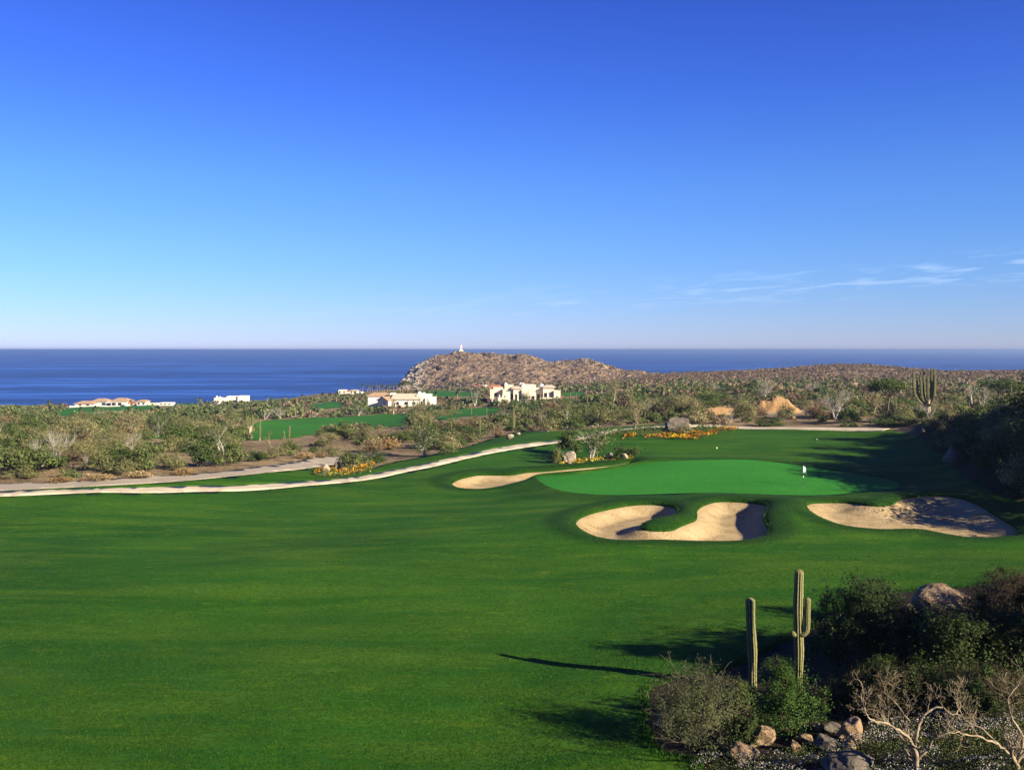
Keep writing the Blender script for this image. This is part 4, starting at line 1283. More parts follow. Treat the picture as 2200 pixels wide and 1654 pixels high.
# orange flowers and rocks by the road
carpet('flower_carpet', [[(673, 1015), (690, 1008), (712, 1008), (742, 1010), (765, 1006), (790, 997), (806, 1001), (800, 1007), (770, 1016), (735, 1022), (700, 1023), (680, 1021)]],
       3800, [('flower_orange', 1200, .16, .5), ('flower_yellow', 170, .14, .6)], .45, 'orange flowers round the rocks beside the road', 'flowers', 'leaf_green', .16, 83)
carpet('flower_carpet', [[(1201, 1001), (1203, 992), (1215, 985), (1240, 992), (1262, 988), (1290, 982), (1330, 980), (1362, 984), (1366, 988), (1330, 991), (1300, 994), (1265, 996), (1225, 1001)]],
       2600, [('flower_orange', 900, .15, .5), ('flower_yellow', 800, .15, .5)], .40, 'orange and yellow flowers in the island bed behind the green', 'flowers', 'leaf_green', .16, 85)
carpet('flower_carpet', [[(1383, 944), (1384, 938), (1420, 936), (1450, 934), (1462, 922), (1475, 922), (1485, 930), (1520, 926), (1560, 919.5), (1588, 921), (1560, 928), (1515, 938), (1490, 943), (1430, 944)], [(1338, 944), (1345, 938), (1366, 936), (1366, 941), (1355, 944)]],
       2600, [('flower_orange', 1500, .20, .35), ('flower_yellow', 2300, .20, .35)], .5, 'band of yellow and orange flowers beside the cart path', 'flowers', 'leaf_green', .18, 87)
carpet('ground_cover', [[(1300, 937), (1330, 928), (1365, 924), (1410, 919), (1446, 917), (1450, 932), (1420, 936), (1384, 938), (1340, 938)], [(1500, 916), (1560, 919), (1520, 926), (1486, 930)]],
       7000, [], .6, 'dark green ground cover between cart path and yellow flowers', 'plants', 'leaf_green', .2, 89)

# ------------------------------------------------------------------ rocks out on the course
def rocks(lst, group, m_='rock_pale', seed=200, sub=2):
    for k, (u, v_, w, h, lab) in enumerate(lst):
        make_boulder('boulder', u, v_, w, h, seed + k, lab, m_, group, depth=.8, sub=sub, cuts=8, rz=k * .7, sink=.12, cat='boulder')
rocks([(698, 1015, 21, 21, 'round pale boulder at the left end of the roadside flowers'),
       (722, 1005, 17, 13, 'dark-sided rock just right of the round boulder by the road'),
       (738, 1011, 17, 9, 'flat pale rock in the middle of the roadside flowers'),
       (760, 1007, 11, 9, 'small tan rock below the roadside shrub'),
       (787, 1002, 10, 11, 'upright pale rock near the right end of the roadside flowers'),
       (796, 998, 8, 8, 'last small rock at the right end of the roadside flowers'),
       (795, 1012, 5, 4, 'tiny white stone on the grass below the roadside flowers')], 'rocks in the roadside flower bed', seed=210, sub=3)
rocks([(1226, 997, 36, 29, 'big pointed pale boulder at the left of the island bed'),
       (1223, 1000, 11, 9, 'small rock at the foot of the pointed island boulder'),
       (1343, 989, 17, 17, 'round white rock at the right end of the island bed'),
       (1324, 987, 12, 19, 'upright white rock left of the round white island rock'),
       (1311, 983, 13, 13, 'small rock behind the upright white island rock'),
       (1299, 986, 11, 12, 'small rock right of the white stemmed island tree'),
       (1333, 990, 16, 4, 'flat white stone below the round white island rock'),
       (1363, 988, 9, 4, 'flat white stone at the far right tip of the island bed')], 'rocks of the island bed', seed=230, sub=3)
make_boulder('boulder', 1459, 927, 58, 33, 258, 'large dark rounded boulder behind the yellow flowers', 'rock_dark', depth=.7, sub=4, cuts=4)
rocks([(1446, 929, 11, 14, 'pale stone leaning on the left of the large dark boulder'), (1482, 918, 9, 12, 'pale stone leaning on the right of the large dark boulder')], 'stones at the dark boulder', seed=255)
rocks([(1095, 948, 18, 11, 'white double rock lying alone on the grass strip by the cart path'), (1113, 938, 11, 6, 'low tan rock behind the white one on the grass strip'), (1177, 932, 4, 3, 'tiny pale stone far right on the grass strip')], 'rocks on the grass strip', seed=260)
rocks([(2060, 1000, 62, 38, 'big bluish boulder in the deep shade of the right slope'), (1985, 930, 16, 11, 'small boulder in shade near the candelabra cactus')], 'boulders on the shaded slope', 'rock_dark', 270, 3)
rocks([(1705, 904, 11, 8, 'orange rock under the shrubs beside the far cart path'), (1645, 904, 8, 6, 'tan rock at the foot of the bank by the far cart path')], 'rocks on the bank by the far cart path', 'rock_tan', 275)
def rock_heap(cx, cy, wx, wy, n, smin, smax, seed, label, group, m_='rock_pale'):
    r_ = np.random.default_rng(seed)
    protos_ = []
    for k in range(4):
        vv, ff = boulder(seed * 7 + k, (1, .8, .75), 2, 8)
        vv[:, 2] += .25
        protos_.append(MB().add(vv, tris=ff).mesh('boulder', M[m_]))
    for k in range(n):
        q = G(cx + r_.uniform(-1, 1) * wx, cy + r_.uniform(-1, 1) * wy)
        sz = r_.uniform(smin, smax) * px(q)
        o = bpy.data.objects.new('boulder', protos_[k % 4])
        COL.objects.link(o)
        o.location = q; o.scale = (sz, sz, sz * r_.uniform(.7, 1.1)); o.rotation_euler = (0, 0, r_.uniform(0, 6))
        tag(o, label, 'boulder', group)
rock_heap(250, 965, 45, 14, 20, 8, 17, 301, 'pale boulder of the rock pile among shrubs at left', 'rock pile among the left shrubs')
rock_heap(662, 888, 30, 4, 20, 5, 9, 303, 'boulder of the stone bank at the edge of the lower fairway', 'stone bank by the lower fairway')
rock_heap(860, 886, 15, 4, 8, 5, 9, 305, 'white boulder at the lower fairway below the white house', 'boulders below the white house')
rock_heap(1864, 862, 22, 4, 12, 5, 9, 307, 'pale boulder behind the umbrella tree on the right plain', 'pale boulders on the right plain')
rock_heap(1277, 913, 10, 5, 7, 4, 8, 309, 'pale boulder behind the island tree by the cart path', 'pale boulders beyond the cart path')
rock_heap(1628, 858, 10, 2, 5, 4, 7, 311, 'pale boulder below the bare white tree of the right plain', 'pale boulders below the bare white tree')

# ------------------------------------------------------------------ earth banks
def bank(u0, u1, v_, hpx, seed):
    a = G(u0, v_); b = G(u1, v_)
    s_ = px(a); L = (b - a).length; Hh = hpx * s_
    ni, nj = 46, 22
    tx, ty = np.meshgrid(np.linspace(0, 1, ni), np.linspace(0, 1, nj), indexing='ij')
    wd = Hh * 3.2
    x = a.x + (b.x - a.x) * tx; y = a.y + (b.y - a.y) * tx + ty * wd
    hgt = Hh * np.sin(np.clip(tx, 0, 1) * math.pi) ** .5 * np.where(ty < .3, ty / .3, 1 - ((ty - .3) / .7) ** 2)
    z = ground_z(x.ravel(), y.ravel()).reshape(x.shape) - .15 + hgt * (1 + .5 * fbm(x / 1.7, y / 1.7, 3, seed)) + .15 * fbm(x * 2, y * 2, 3, seed + 3) * (hgt > .1)
    I, J = np.meshgrid(np.arange(ni - 1), np.arange(nj - 1), indexing='ij')
    k = I * nj + J
    mb = MB().add(np.stack([x, y, z], -1).reshape(-1, 3), quads=np.stack([k, k + nj, k + nj + 1, k + 1], -1).reshape(-1, 4))
    tag(mb.build('earth_bank', M['orange_earth'], smooth=True), kind='structure')
bank(1495, 1592, 893, 20, 3)
bank(1622, 1728, 886, 30, 5)
bank(1300, 1365, 873, 12, 7)

# ------------------------------------------------------------------ golf things
plain_mat('white_paint', (0.74, 0.74, 0.72), (0.82, 0.82, 0.80), 3.0, 0, coords='obj')
plain_mat('black_paint', (0.018, 0.018, 0.018), (0.03, 0.03, 0.03), 3.0, 0, coords='obj')
plain_mat('white_cloth', (0.72, 0.72, 0.71), (0.82, 0.82, 0.81), 4.0, 0.01, coords='obj')
plain_mat('brown_wood', (0.10, 0.065, 0.04), (0.17, 0.115, 0.07), 4.0, 0.02, coords='obj')
plain_mat('thatch', (0.20, 0.135, 0.075), (0.32, 0.22, 0.12), 6.0, 0.06, coords='obj')
p = G(1726, 1045)
fs = empty('flagstick', p)
MB().tube([(0, 0, -.05), (0, 0, 2.15)], [.022, .022], 8).build('pole', M['white_paint'], fs, smooth=True)
for z0 in (.0, .62, 1.14):
    MB().tube([(0, 0, z0), (0, 0, z0 + (.6 if z0 == 0 else .26))], [.026, .026], 8).build('band', M['black_paint'], fs, smooth=True)
gu, gv = np.meshgrid(np.linspace(0, 1, 12), np.linspace(0, 1, 14), indexing='ij')
fx = .02 + gu * (.20 + .10 * gv) + .02 * np.sin(gv * 5)
fz = 2.13 - gv * .42 - gu * (.12 + .38 * gv)
fy = .06 * np.sin(gu * 9 + gv * 2.5) * gu
k = (np.arange(11)[:, None] * 14 + np.arange(13)[None, :])
mb = MB()
for off in (0, .006):
    mb.add(np.stack([fx, fy + off, fz], -1).reshape(-1, 3), quads=np.stack([k, k + 14, k + 15, k + 1], -1).reshape(-1, 4))
mb.build('flag', M['white_cloth'], fs, smooth=True)
MB().tube([(0, 0, -.1), (0, 0, .012)], [.056, .056], 12).build('cup', M['white_paint'], fs, smooth=True)
tag(fs, 'flagstick with a limp white flag standing on the putting green', 'flagstick')
def tee_post(u, v_, label, col, hh):
    q = G(u, v_)
    o = empty('tee_marker', q)
    MB().tube([(0, 0, -.05), (0, 0, hh)], [.06, .05], 8).build('post', M['brown_wood' if col else 'white_paint'], o, smooth=True)
    th = np.linspace(0, math.pi, 7)
    MB().tube([(0, 0, hh + .065 - .065 * math.cos(t)) for t in th], [max(.065 * math.sin(t), .01) for t in th], 10).build('cap', M['white_paint'], o, smooth=True)
    if col:
        MB().box(-.28, .0, -.08, .08, .15, hh * .75).build('board', M['black_paint'], o)
    tag(o, label, 'tee marker', 'tee markers behind the green')
tee_post(1540, 957, 'small white ball marker on the grass behind the green', 0, .12)
tee_post(1755, 945, 'dark tee post with a white cap near the right slope shadow', 1, .42)
q = G(1526, 907)
o = empty('sun_shelter', q)
sx = px(q)
for x in (-.28, .32):
    MB().tube([(x, 0, -.1), (x + .04, .03, 24 * sx)], [.09, .08], 7).build('post', M['brown_wood'], o, smooth=True)
mb = MB()
r_ = np.random.default_rng(8)
zt = 24 * sx
nn = 22
th = np.linspace(0, 6.283, nn, endpoint=False)
r1 = 11 * sx * (1 + r_.normal(0, .06, nn))
top = np.array([(0.02, 0, zt + 5 * sx)])
ringv = np.stack([np.cos(th) * r1 + .05, np.sin(th) * r1 * .8, zt - .05 + r_.normal(0, .05, nn)], 1)
ring2 = ringv * [.55, .55, 1] + [0, 0, .36]
v = np.concatenate([top, ring2, ringv, ringv - [0, 0, .12]])
tr = [(0, 1 + i, 1 + (i + 1) % nn) for i in range(nn)]
qd = [(1 + i, 1 + nn + i, 1 + nn + (i + 1) % nn, 1 + (i + 1) % nn) for i in range(nn)] + [(1 + nn + i, 1 + 2 * nn + i, 1 + 2 * nn + (i + 1) % nn, 1 + nn + (i + 1) % nn) for i in range(nn)]
mb.add(v, quads=qd, tris=tr)
mb.build('roof', M['thatch'], o)
MB().box(-.42, .46, -.06, .06, zt - .22, zt - .08).build('beam', M['brown_wood'], o)
tag(o, 'small thatched shelter on two posts beside the far cart path', 'shelter')

# ------------------------------------------------------------------ longer grass blades along the cut edges
def fringe(lines, per_m, hmin, hmax, out, label, seed):
    r_ = np.random.default_rng(seed)
    P_ = []
    for ln, closed in lines:
        a = ln if closed else ln[:-1]
        b = np.roll(ln, -1, 0) if closed else ln[1:]
        L = np.linalg.norm(b - a, axis=1)
        n_ = r_.poisson(np.minimum(L, 30) * per_m)
        i = np.repeat(np.arange(len(a)), n_)
        t = r_.random(len(i))[:, None]
        q = a[i] + (b[i] - a[i]) * t
        q = q + r_.normal(0, out, q.shape)
        P_.append(q)
    q = np.concatenate(P_)
    q = q[inside(R['fairway'], q[:, 0], q[:, 1])]
    for k in BUNK:
        q = q[~inside(R[k], q[:, 0], q[:, 1])]
    z = bunker_mod(q[:, 0], q[:, 1], ground_z(q[:, 0], q[:, 1]), False)
    n_ = len(q)
    h = r_.uniform(hmin, hmax, n_)
    th = r_.uniform(0, 6.283, n_)
    w = h * .28
    dx, dy = np.cos(th) * w, np.sin(th) * w
    ln_ = r_.normal(0, .35, (n_, 2)) * h[:, None]
    v = np.stack([np.column_stack([q[:, 0] - dx, q[:, 1] - dy, z - .02]), np.column_stack([q[:, 0] + dx, q[:, 1] + dy, z - .02]), np.column_stack([q + ln_, z + h])], 1)
    tag(MB().add(v.reshape(-1, 3), tris=np.arange(n_ * 3).reshape(n_, 3)).build('grass', M['leaf_turf']), label, 'grass', kind='stuff')
fringe([(R[k], True) for k in BUNK], 60, .04, .11, .13, 'longer grass hanging over the bunker edges', 5)
fw = R['fairway']
near_b = fw[(fw[:, 1] < 82) & (fw[:, 0] > 3) & (fw[:, 1] > 22)]
fringe([(near_b, False)], 160, .05, .18, .28, 'ragged grass along the near planted bed', 6)
fringe([(R['cart_path'], True), (R['road'], True)], 26, .04, .09, .10, 'grass creeping over the cart path edges', 7)

# turf blades close to the camera
r_ = np.random.default_rng(15)
n_ = 330000
dd_ = 30.0 + 48 * r_.random(n_) ** .9
uu_ = r_.uniform(-60, 2260, n_)
q = np.column_stack([(uu_ - 1100) / F * dd_, dd_])
keep_ = inside(R['fairway'], q[:, 0], q[:, 1]) & (r_.random(n_) < sstep(80, 45, dd_) * .85 + .15)
for k in BUNK:
    keep_ &= ~inside(R[k], q[:, 0], q[:, 1])
nz = fbm(q[:, 0] / 1.1, q[:, 1] / 1.1, 3, 19)
keep_ &= nz > -.25 + .5 * r_.random(n_) - .25
q = q[keep_]; n_ = len(q)
z = bunker_mod(q[:, 0], q[:, 1], ground_z(q[:, 0], q[:, 1]), False)
h = r_.uniform(.025, .06, n_); th = r_.uniform(0, 6.283, n_); w = .022
dx, dy = np.cos(th) * w, np.sin(th) * w
ln_ = r_.normal(0, .6, (n_, 2)) * h[:, None]
v = np.stack([np.column_stack([q[:, 0] - dx, q[:, 1] - dy, z - .01]), np.column_stack([q[:, 0] + dx, q[:, 1] + dy, z - .01]), np.column_stack([q + ln_, z + h])], 1)
tag(MB().add(v.reshape(-1, 3), tris=np.arange(n_ * 3).reshape(n_, 3)).build('grass', M['leaf_blade']), 'short grass blades of the near fairway', 'grass', kind='stuff')
print('blades', n_, round(time.time() - T0, 1))

# ================================================================== houses by the sea
plain_mat('stucco_white', (0.54, 0.50, 0.435), (0.63, 0.585, 0.515), 0.6, 0.01, coords='obj')
plain_mat('stucco_cream', (0.52, 0.455, 0.345), (0.61, 0.535, 0.42), 0.6, 0.01, coords='obj')
plain_mat('stucco_grey', (0.34, 0.36, 0.38), (0.42, 0.44, 0.46), 0.6, 0.01, coords='obj')
plain_mat('dark_pane', (0.015, 0.015, 0.017), (0.03, 0.03, 0.033), 1.0, 0, r=0.25, fine=False, spec=0.5, coords='obj')
plain_mat('wood_dark', (0.09, 0.055, 0.03), (0.15, 0.095, 0.055), 2.0, 0.01, coords='obj')
def tile_mat(name, a, b_):
    m, nt, b = mat(name)
    g = NT(nt)
    p_ = g.obj()
    w = g.n('ShaderNodeTexWave')
    g.put(w.inputs['Vector'], p_)
    w.inputs['Scale'].default_value = 1.1
    w.inputs['Distortion'].default_value = 0.4
    c = g.ramp(g.noise(p_, 1.3, 4, .7), [(.3, a), (.7, b_)])
    g.put(b.inputs['Base Color'], c)
    g.put(b.inputs['Normal'], g.bump(w.outputs['Fac'], .8, .12))
    rough(b, .9, .15)
    M[name] = m
tile_mat('tile_tan', (.32, .20, .115), (.45, .31, .20))
tile_mat('tile_pale', (.42, .34, .25), (.54, .455, .355))
tile_mat('tile_red', (.30, .11, .055), (.44, .20, .11))
class House:
    def __init__(s, name, u, v_, label, rz=0.0, group='seaside houses'):
        q = G(u, v_)
        s.s = q.y / F
        s.o = empty(name, (q.x, q.y, q.z - .4), rz)
        tag(s.o, label, 'house', group)
    def part(s, nm, mb, m, parent=None, rot=0.0, at=(0, 0, 0), smooth=False):
        v, qd, t, a, b = mb.arrays()
        m2 = MB(); m2.merge((v, qd, t, a, b), at, rot)
        return m2.build(nm, M[m], parent or s.o, smooth=smooth)
    def block(s, x, y, w, d, h, m='stucco_white', rot=0.0, wins=(), doors=(), z=0.0):
        """walls of one wing; x,y is the middle of its front; wins: (offset, sill, width, height)"""
        wall = s.part('wall', MB().box(-w / 2, w / 2, 0, d, z, z + h), m, None, rot, (x, y, 0))
        for (ox, oz, ww, wh) in wins:
            f = s.part('window', MB().box(ox - ww / 2 - .12, ox + ww / 2 + .12, -.05, .06, z + oz - .12, z + oz + wh + .12), m, None, rot, (x, y, 0))
            s.part('pane', MB().box(ox - ww / 2, ox + ww / 2, -.09, .05, z + oz, z + oz + wh), 'dark_pane', f, rot, (x, y, 0))
        for (ox, ww, wh) in doors:
            s.part('door', MB().box(ox - ww / 2, ox + ww / 2, -.08, .05, z + .35, z + .35 + wh), 'wood_dark', None, rot, (x, y, 0))
        return wall
    def hip(s, x, y, w, d, z, rise, m='tile_tan', rot=0.0, over=.6, ridge=.45):
        w2, d2 = w / 2 + over, d / 2 + over
        rw = w2 * ridge
        v = [(-w2, -d2, z), (w2, -d2, z), (w2, d2, z), (-w2, d2, z), (-rw, 0, z + rise), (rw, 0, z + rise), (-w2, -d2, z - .25), (w2, -d2, z - .25), (w2, d2, z - .25), (-w2, d2, z - .25)]
        mb = MB().add(v, quads=[(0, 1, 5, 4), (2, 3, 4, 5), (0, 6, 7, 1), (1, 7, 8, 2), (2, 8, 9, 3), (3, 9, 6, 0), (6, 9, 8, 7)], tris=[(1, 2, 5), (3, 0, 4)])
        c, n_ = math.cos(rot), math.sin(rot)
        return s.part('roof', mb, m, None, rot, (x - n_ * d / 2, y + c * d / 2, 0))
    def gable(s, x, y, w, d, z, rise, m='tile_tan', rot=0.0, over=.5, wallm=None):
        """ridge runs front to back"""
        w2 = w / 2 + over
        v = [(-w2, -over, z), (0, -over, z + rise), (w2, -over, z), (-w2, d + over, z), (0, d + over, z + rise), (w2, d + over, z)]
        v += [(a, b, c - .22) for a, b, c in v]
        mb = MB().add(v, quads=[(0, 1, 4, 3), (1, 2, 5, 4), (7, 6, 9, 10), (8, 7, 10, 11), (0, 6, 7, 1), (1, 7, 8, 2), (3, 4, 10, 9), (4, 5, 11, 10), (0, 3, 9, 6), (2, 8, 11, 5)])
        s.part('roof', mb, m, None, rot, (x, y, 0))
        g_ = MB().add([(-w / 2, 0, z - .3), (w / 2, 0, z - .3), (0, 0, z + rise * w / (2 * w2) - .25), (-w / 2, .3, z - .3), (w / 2, .3, z - .3), (0, .3, z + rise * w / (2 * w2) - .25)], tris=[(0, 1, 2), (5, 4, 3)], quads=[(0, 2, 5, 3), (1, 4, 5, 2)])
        s.part('gable', g_, wallm or 'stucco_white', None, rot, (x, y, 0))
    def dome(s, x, y, z, r, m='stucco_white', drum=.5):
        th = np.linspace(0, math.pi / 2, 7)
        pts_ = [(0, 0, 0), (0, 0, drum)] + [(0, 0, drum + r * math.sin(t)) for t in th[1:]]
        rr = [r, r] + [max(r * math.cos(t), .03) for t in th[1:]]
        s.part('dome', MB().tube(pts_, rr, 14), m, None, 0, (x, y, z), True)
    def tower(s, x, y, z, r, h, m='stucco_white'):
        th = np.linspace(0, math.pi / 2, 5)
        pts_ = [(0, 0, 0), (0, 0, h)] + [(0, 0, h + r * math.sin(t)) for t in th[1:]]
        rr = [r, r] + [max(r * math.cos(t), .03) for t in th[1:]]
        s.part('chimney', MB().tube(pts_, rr, 10), m, None, 0, (x, y, z), True)
    def parapet(s, x, y, w, d, z, m, t=.25, h=.5):
        mb = MB().box(-w / 2 - .1, w / 2 + .1, -.1, t, z, z + h).box(-w / 2 - .1, w / 2 + .1, d - t, d + .1, z, z + h).box(-w / 2 - .1, -w / 2 + t, t + .01, d - t - .01, z, z + h).box(w / 2 - t, w / 2 + .1, t + .01, d - t - .01, z, z + h)
        s.part('parapet', mb, m, None, 0, (x, y, 0))

# white house with tan roofs beyond the lower fairway
H = House('seaside_house', 857, 874, 'long white house with pale tan roofs beyond the lower fairway')
k = H.s
X = lambda u: (u - 857) * k
Zr = lambda v_: (874 - v_) * k + .4
wl = X(903) - X(842)
H.block((X(842) + X(903)) / 2, 0, wl, 8, Zr(857), wins=[(-wl * .3, 1.3, 1.2, 1.4), (0, 1.3, 1.2, 1.4), (wl * .28, 1.3, 1.2, 1.4)])
H.hip((X(842) + X(903)) / 2, 0, wl, 8, Zr(857), (857 - 846) * k, 'tile_pale', ridge=.86)
H.block(X(822), 1.0, 8.5, 9, Zr(860), 'stucco_white', rot=-.85, wins=[(1.2, 1.2, 1.3, 1.2)])
H.gable(X(822), 1.0, 8.5, 9, Zr(860), 1.7, 'tile_tan', rot=-.85)
H.block(X(808), 9, 10, 7, Zr(852), 'stucco_white')
H.hip(X(808), 9, 10, 7, Zr(852), 1.4, 'tile_tan')
H.block(X(841), 5, 2.4, 3, Zr(845), 'stucco_white')
H.block(X(910), 1.5, 6.4, 7, Zr(850), 'stucco_white', wins=[(-1.2, 1.2, 1.0, 1.8), (1.4, 1.2, 1.0, 1.8)])
H.parapet(X(910), 1.5, 6.4, 7, Zr(850), 'stucco_white')
H.dome(X(899), 4, Zr(849), 1.05)
H.dome(X(908), 4.5, Zr(850.5), 1.1, drum=.3)
H.block(X(921), 0.5, 3.2, 5, Zr(855), 'stucco_white', doors=[(0, 1.1, 2.1)])
H.block(X(931.5), 1.5, 1.5, 5, Zr(853), 'stucco_white')
H.block(X(942), 1.0, 4, .4, 1.6, 'stucco_white')

# cream villa
H = House('seaside_house', 1130, 861, 'large cream villa of stepped blocks with domes below the headland')
k = H.s
X = lambda u: (u - 1130) * k
Zr = lambda v_: (861 - v_) * k + .4
cre = 'stucco_cream'
def vb(u0, u1, vt, y, d, wins=(), doors=(), par=True, m=cre):
    w = X(u1) - X(u0); xc = (X(u0) + X(u1)) / 2
    H.block(xc, y, w, d, Zr(vt), m, 0, wins, doors)
    if par:
        H.parapet(xc, y, w, d, Zr(vt), m, h=.4)
vb(1060, 1080, 834, 4, 7, [(-1, 2.2, 1.2, 1.4)])
vb(1053, 1061, 838, 2, 6)
vb(1080, 1103, 838, 1, 8, [(2.0, 1.0, 1.6, 2.4)], [(-1.2, 1.2, 2.2)])
vb(1084, 1103, 830, 6, 6)
vb(1103, 1121, 835, 0, 9, [(-.6, 1.0, .9, 2.3), (1.2, 1.2, .9, 1.4)])
vb(1121, 1152, 829, 3, 9, [(2.5, 4.0, 1.0, 1.0)])
H.hip(X(1110), 0.0, X(1121) - X(1103), 9, Zr(834), .9, 'tile_pale')
vb(1121, 1150, 839, -1, 5, [(-2, 1.0, 1.2, 1.6), (2.0, 1.0, 1.2, 1.6)])
vb(1152, 1168, 836, 4, 6, [(-.6, .8, 1.0, 2.4), (1.2, .8, .7, 2.2)])
vb(1167, 1190, 833, 1.5, 7, [(-1.2, 1.2, 1.3, 2.6)], [(1.4, 1.0, 2.0)])
H.hip(X(1180), 1.5, X(1190) - X(1167), 7, Zr(832), 1.0, 'tile_pale')
vb(1190, 1204, 841, 0, 6, [(0, 1.0, 1.0, 1.4)])
H.dome(X(1086), 9, Zr(830), .9)
H.dome(X(1119), 7, Zr(830), 1.0)
H.dome(X(1164), 7, Zr(834), 1.3, 'stucco_grey')
H.dome(X(1124), 6, Zr(829), .7)
H.hip(X(1073), 8, 9, 5, Zr(833), 1.0, 'tile_red')
for i, u in enumerate((1073, 1080, 1087, 1093)):
    H.part('column', MB().tube([(X(u), -.8, 0), (X(u), -.8, Zr(848))], [.28, .28], 8), cre, smooth=True)
H.part('terrace_wall', MB().box(X(1070), X(1096), -1.4, -1.0, 0, Zr(853)), cre)
H.part('terrace_wall', MB().box(X(1160), X(1200), -2.4, -2.0, 0, Zr(853)), cre)

# hip roofed villa on the shore
H = House('seaside_house', 225, 873, 'shore villa with three low hipped tan roofs at far left')
k = H.s
X = lambda u: (u - 225) * k
Zr = lambda v_: (873 - v_) * k + .4
H.block(X(182), 0, X(202) - X(160), 10, Zr(866), wins=[(-3, 1.0, 1.6, 1.4), (2, 1.0, 2.2, 1.4)])
H.hip(X(181), 0, X(202) - X(160), 10, Zr(866), 5 * k, 'tile_tan')
H.block(X(206), 5, X(222) - X(190), 10, Zr(862), 'stucco_grey', wins=[(-2, 1.2, 2.0, 1.6), (3, 1.2, 2.2, 1.6)])
H.hip(X(206), 5, X(222) - X(190), 10, Zr(862), 5.5 * k, 'tile_tan')
H.block(X(253), 2, X(271) - X(236), 11, Zr(861), 'stucco_white', wins=[(-3.4, 1.2, 2.6, 1.8), (0.5, 1.2, 2.4, 1.8)])
H.hip(X(253), 2, X(271) - X(236), 11, Zr(861), 6 * k, 'tile_tan')
H.block(X(279), 3, X(289) - X(271), 8, Zr(865), 'stucco_cream', wins=[(0, 1.2, 1.2, 1.4)])
H.hip(X(279), 3, X(289) - X(271), 8, Zr(865), 3 * k, 'tile_red')
H.part('garden_wall', MB().box(X(155), X(262), -4, -3.6, 0, Zr(870)), 'stucco_white')

H = House('seaside_house', 303, 872, 'small low tan roofed house right of the three-roofed shore villa')
k = H.s
X = lambda u: (u - 303) * k
H.block(0, 0, 18 * k, 8, 3.0, wins=[(-1.5, 1, 1.4, 1.2), (1.6, 1, 1.4, 1.2)])
H.hip(0, 0, 18 * k, 8, 3.0, 3.5 * k, 'tile_tan')
H.block(X(325), 2, 20 * k, 5, 1.9, 'stucco_cream', wins=[(0, .7, 1.2, .8)])
H = House('seaside_house', 355, 872, 'small flat roofed white house on the shore between the villas')
k = H.s
H.block(0, 0, 26 * k, 7, 6 * k, wins=[(-2.6, 1, 1.2, 1.2), (0, 1, 1.2, 1.2), (2.6, 1, 1.2, 1.2)])
H.parapet(0, 0, 26 * k, 7, 6 * k, 'stucco_white')

# white villa with two little towers
H = House('seaside_house', 495, 867, 'white shore villa with two round domed turrets at its left')
k = H.s
X = lambda u: (u - 495) * k
Zr = lambda v_: (867 - v_) * k + .4
H.block(X(473), 0, X(485) - X(459), 7, Zr(856), wins=[(-1.5, 1, 1.2, 1.5), (2, 1, 1.2, 1.5)])
H.parapet(X(473), 0, X(485) - X(459), 7, Zr(856), 'stucco_white')
H.tower(X(464), 2, Zr(857), .85, 4.3 * k)
H.tower(X(471), 2, Zr(857), .75, 3.4 * k)
H.block(X(497), 2, X(510) - X(485), 8, Zr(853), wins=[(-1.5, 1.2, 1.2, 1.6), (2, 1.2, 1.6, 1.6)])
H.parapet(X(497), 2, X(510) - X(485), 8, Zr(853), 'stucco_white')
H.block(X(519), 1, X(529) - X(510), 8, Zr(852), 'stucco_white', wins=[(0, 1.2, 1.4, 1.6)])
H.parapet(X(519), 1, X(529) - X(510), 8, Zr(852), 'stucco_white')
H.block(X(540), 0, 26 * k, .5, 1.4, 'stucco_white')

# houses among the palms and on the hill
H = House('seaside_house', 735, 846, 'cream flat roofed shore house left among the middle palms')
k = H.s
H.block(0, 0, 16 * k, 8, 8 * k, 'stucco_cream', wins=[(-2, 1.2, 1.3, 1.4), (1.8, 1.2, 1.3, 1.4)])
H.parapet(0, 0, 16 * k, 8, 8 * k, 'stucco_cream')
H.block(11 * k, 2, 9 * k, 7, 6 * k, 'stucco_cream')
H.hip(11 * k, 2, 9 * k, 7, 6 * k, 2 * k, 'tile_red')
H = House('seaside_house', 760, 847, 'pale shore house with dark windows right of the cream one')
k = H.s
H.block(0, 0, 15 * k, 8, 9 * k, 'stucco_cream', wins=[(-2, 1.2, 1.0, 2.0), (1.0, 1.2, 2.2, 1.4)])
H.hip(0, 0, 15 * k, 8, 9 * k, 1.6 * k, 'tile_pale')
H.block(13 * k, 1, 10 * k, 7, 6 * k, 'stucco_white', wins=[(0, 1, 1.2, 1.2)])
H = House('seaside_house', 1023, 808, 'red tiled house on the lower slope of the headland')
k = H.s
zz = head_z(np.array([H.o.location.x]), np.array([1010.0]))[0]
H.o.location = ((1023 - 1100) / F * 1010, 1010, zz - 1.5)
H.block(0, 0, 13, 8, 4.2, 'stucco_cream', wins=[(-3, 1.4, 1.6, 1.5), (2, 1.4, 1.6, 1.5)])
H.hip(0, 0, 13, 8, 4.2, 2.2, 'tile_red')
H.block(8.5, 1, 5, 7, 4.8, 'stucco_white')

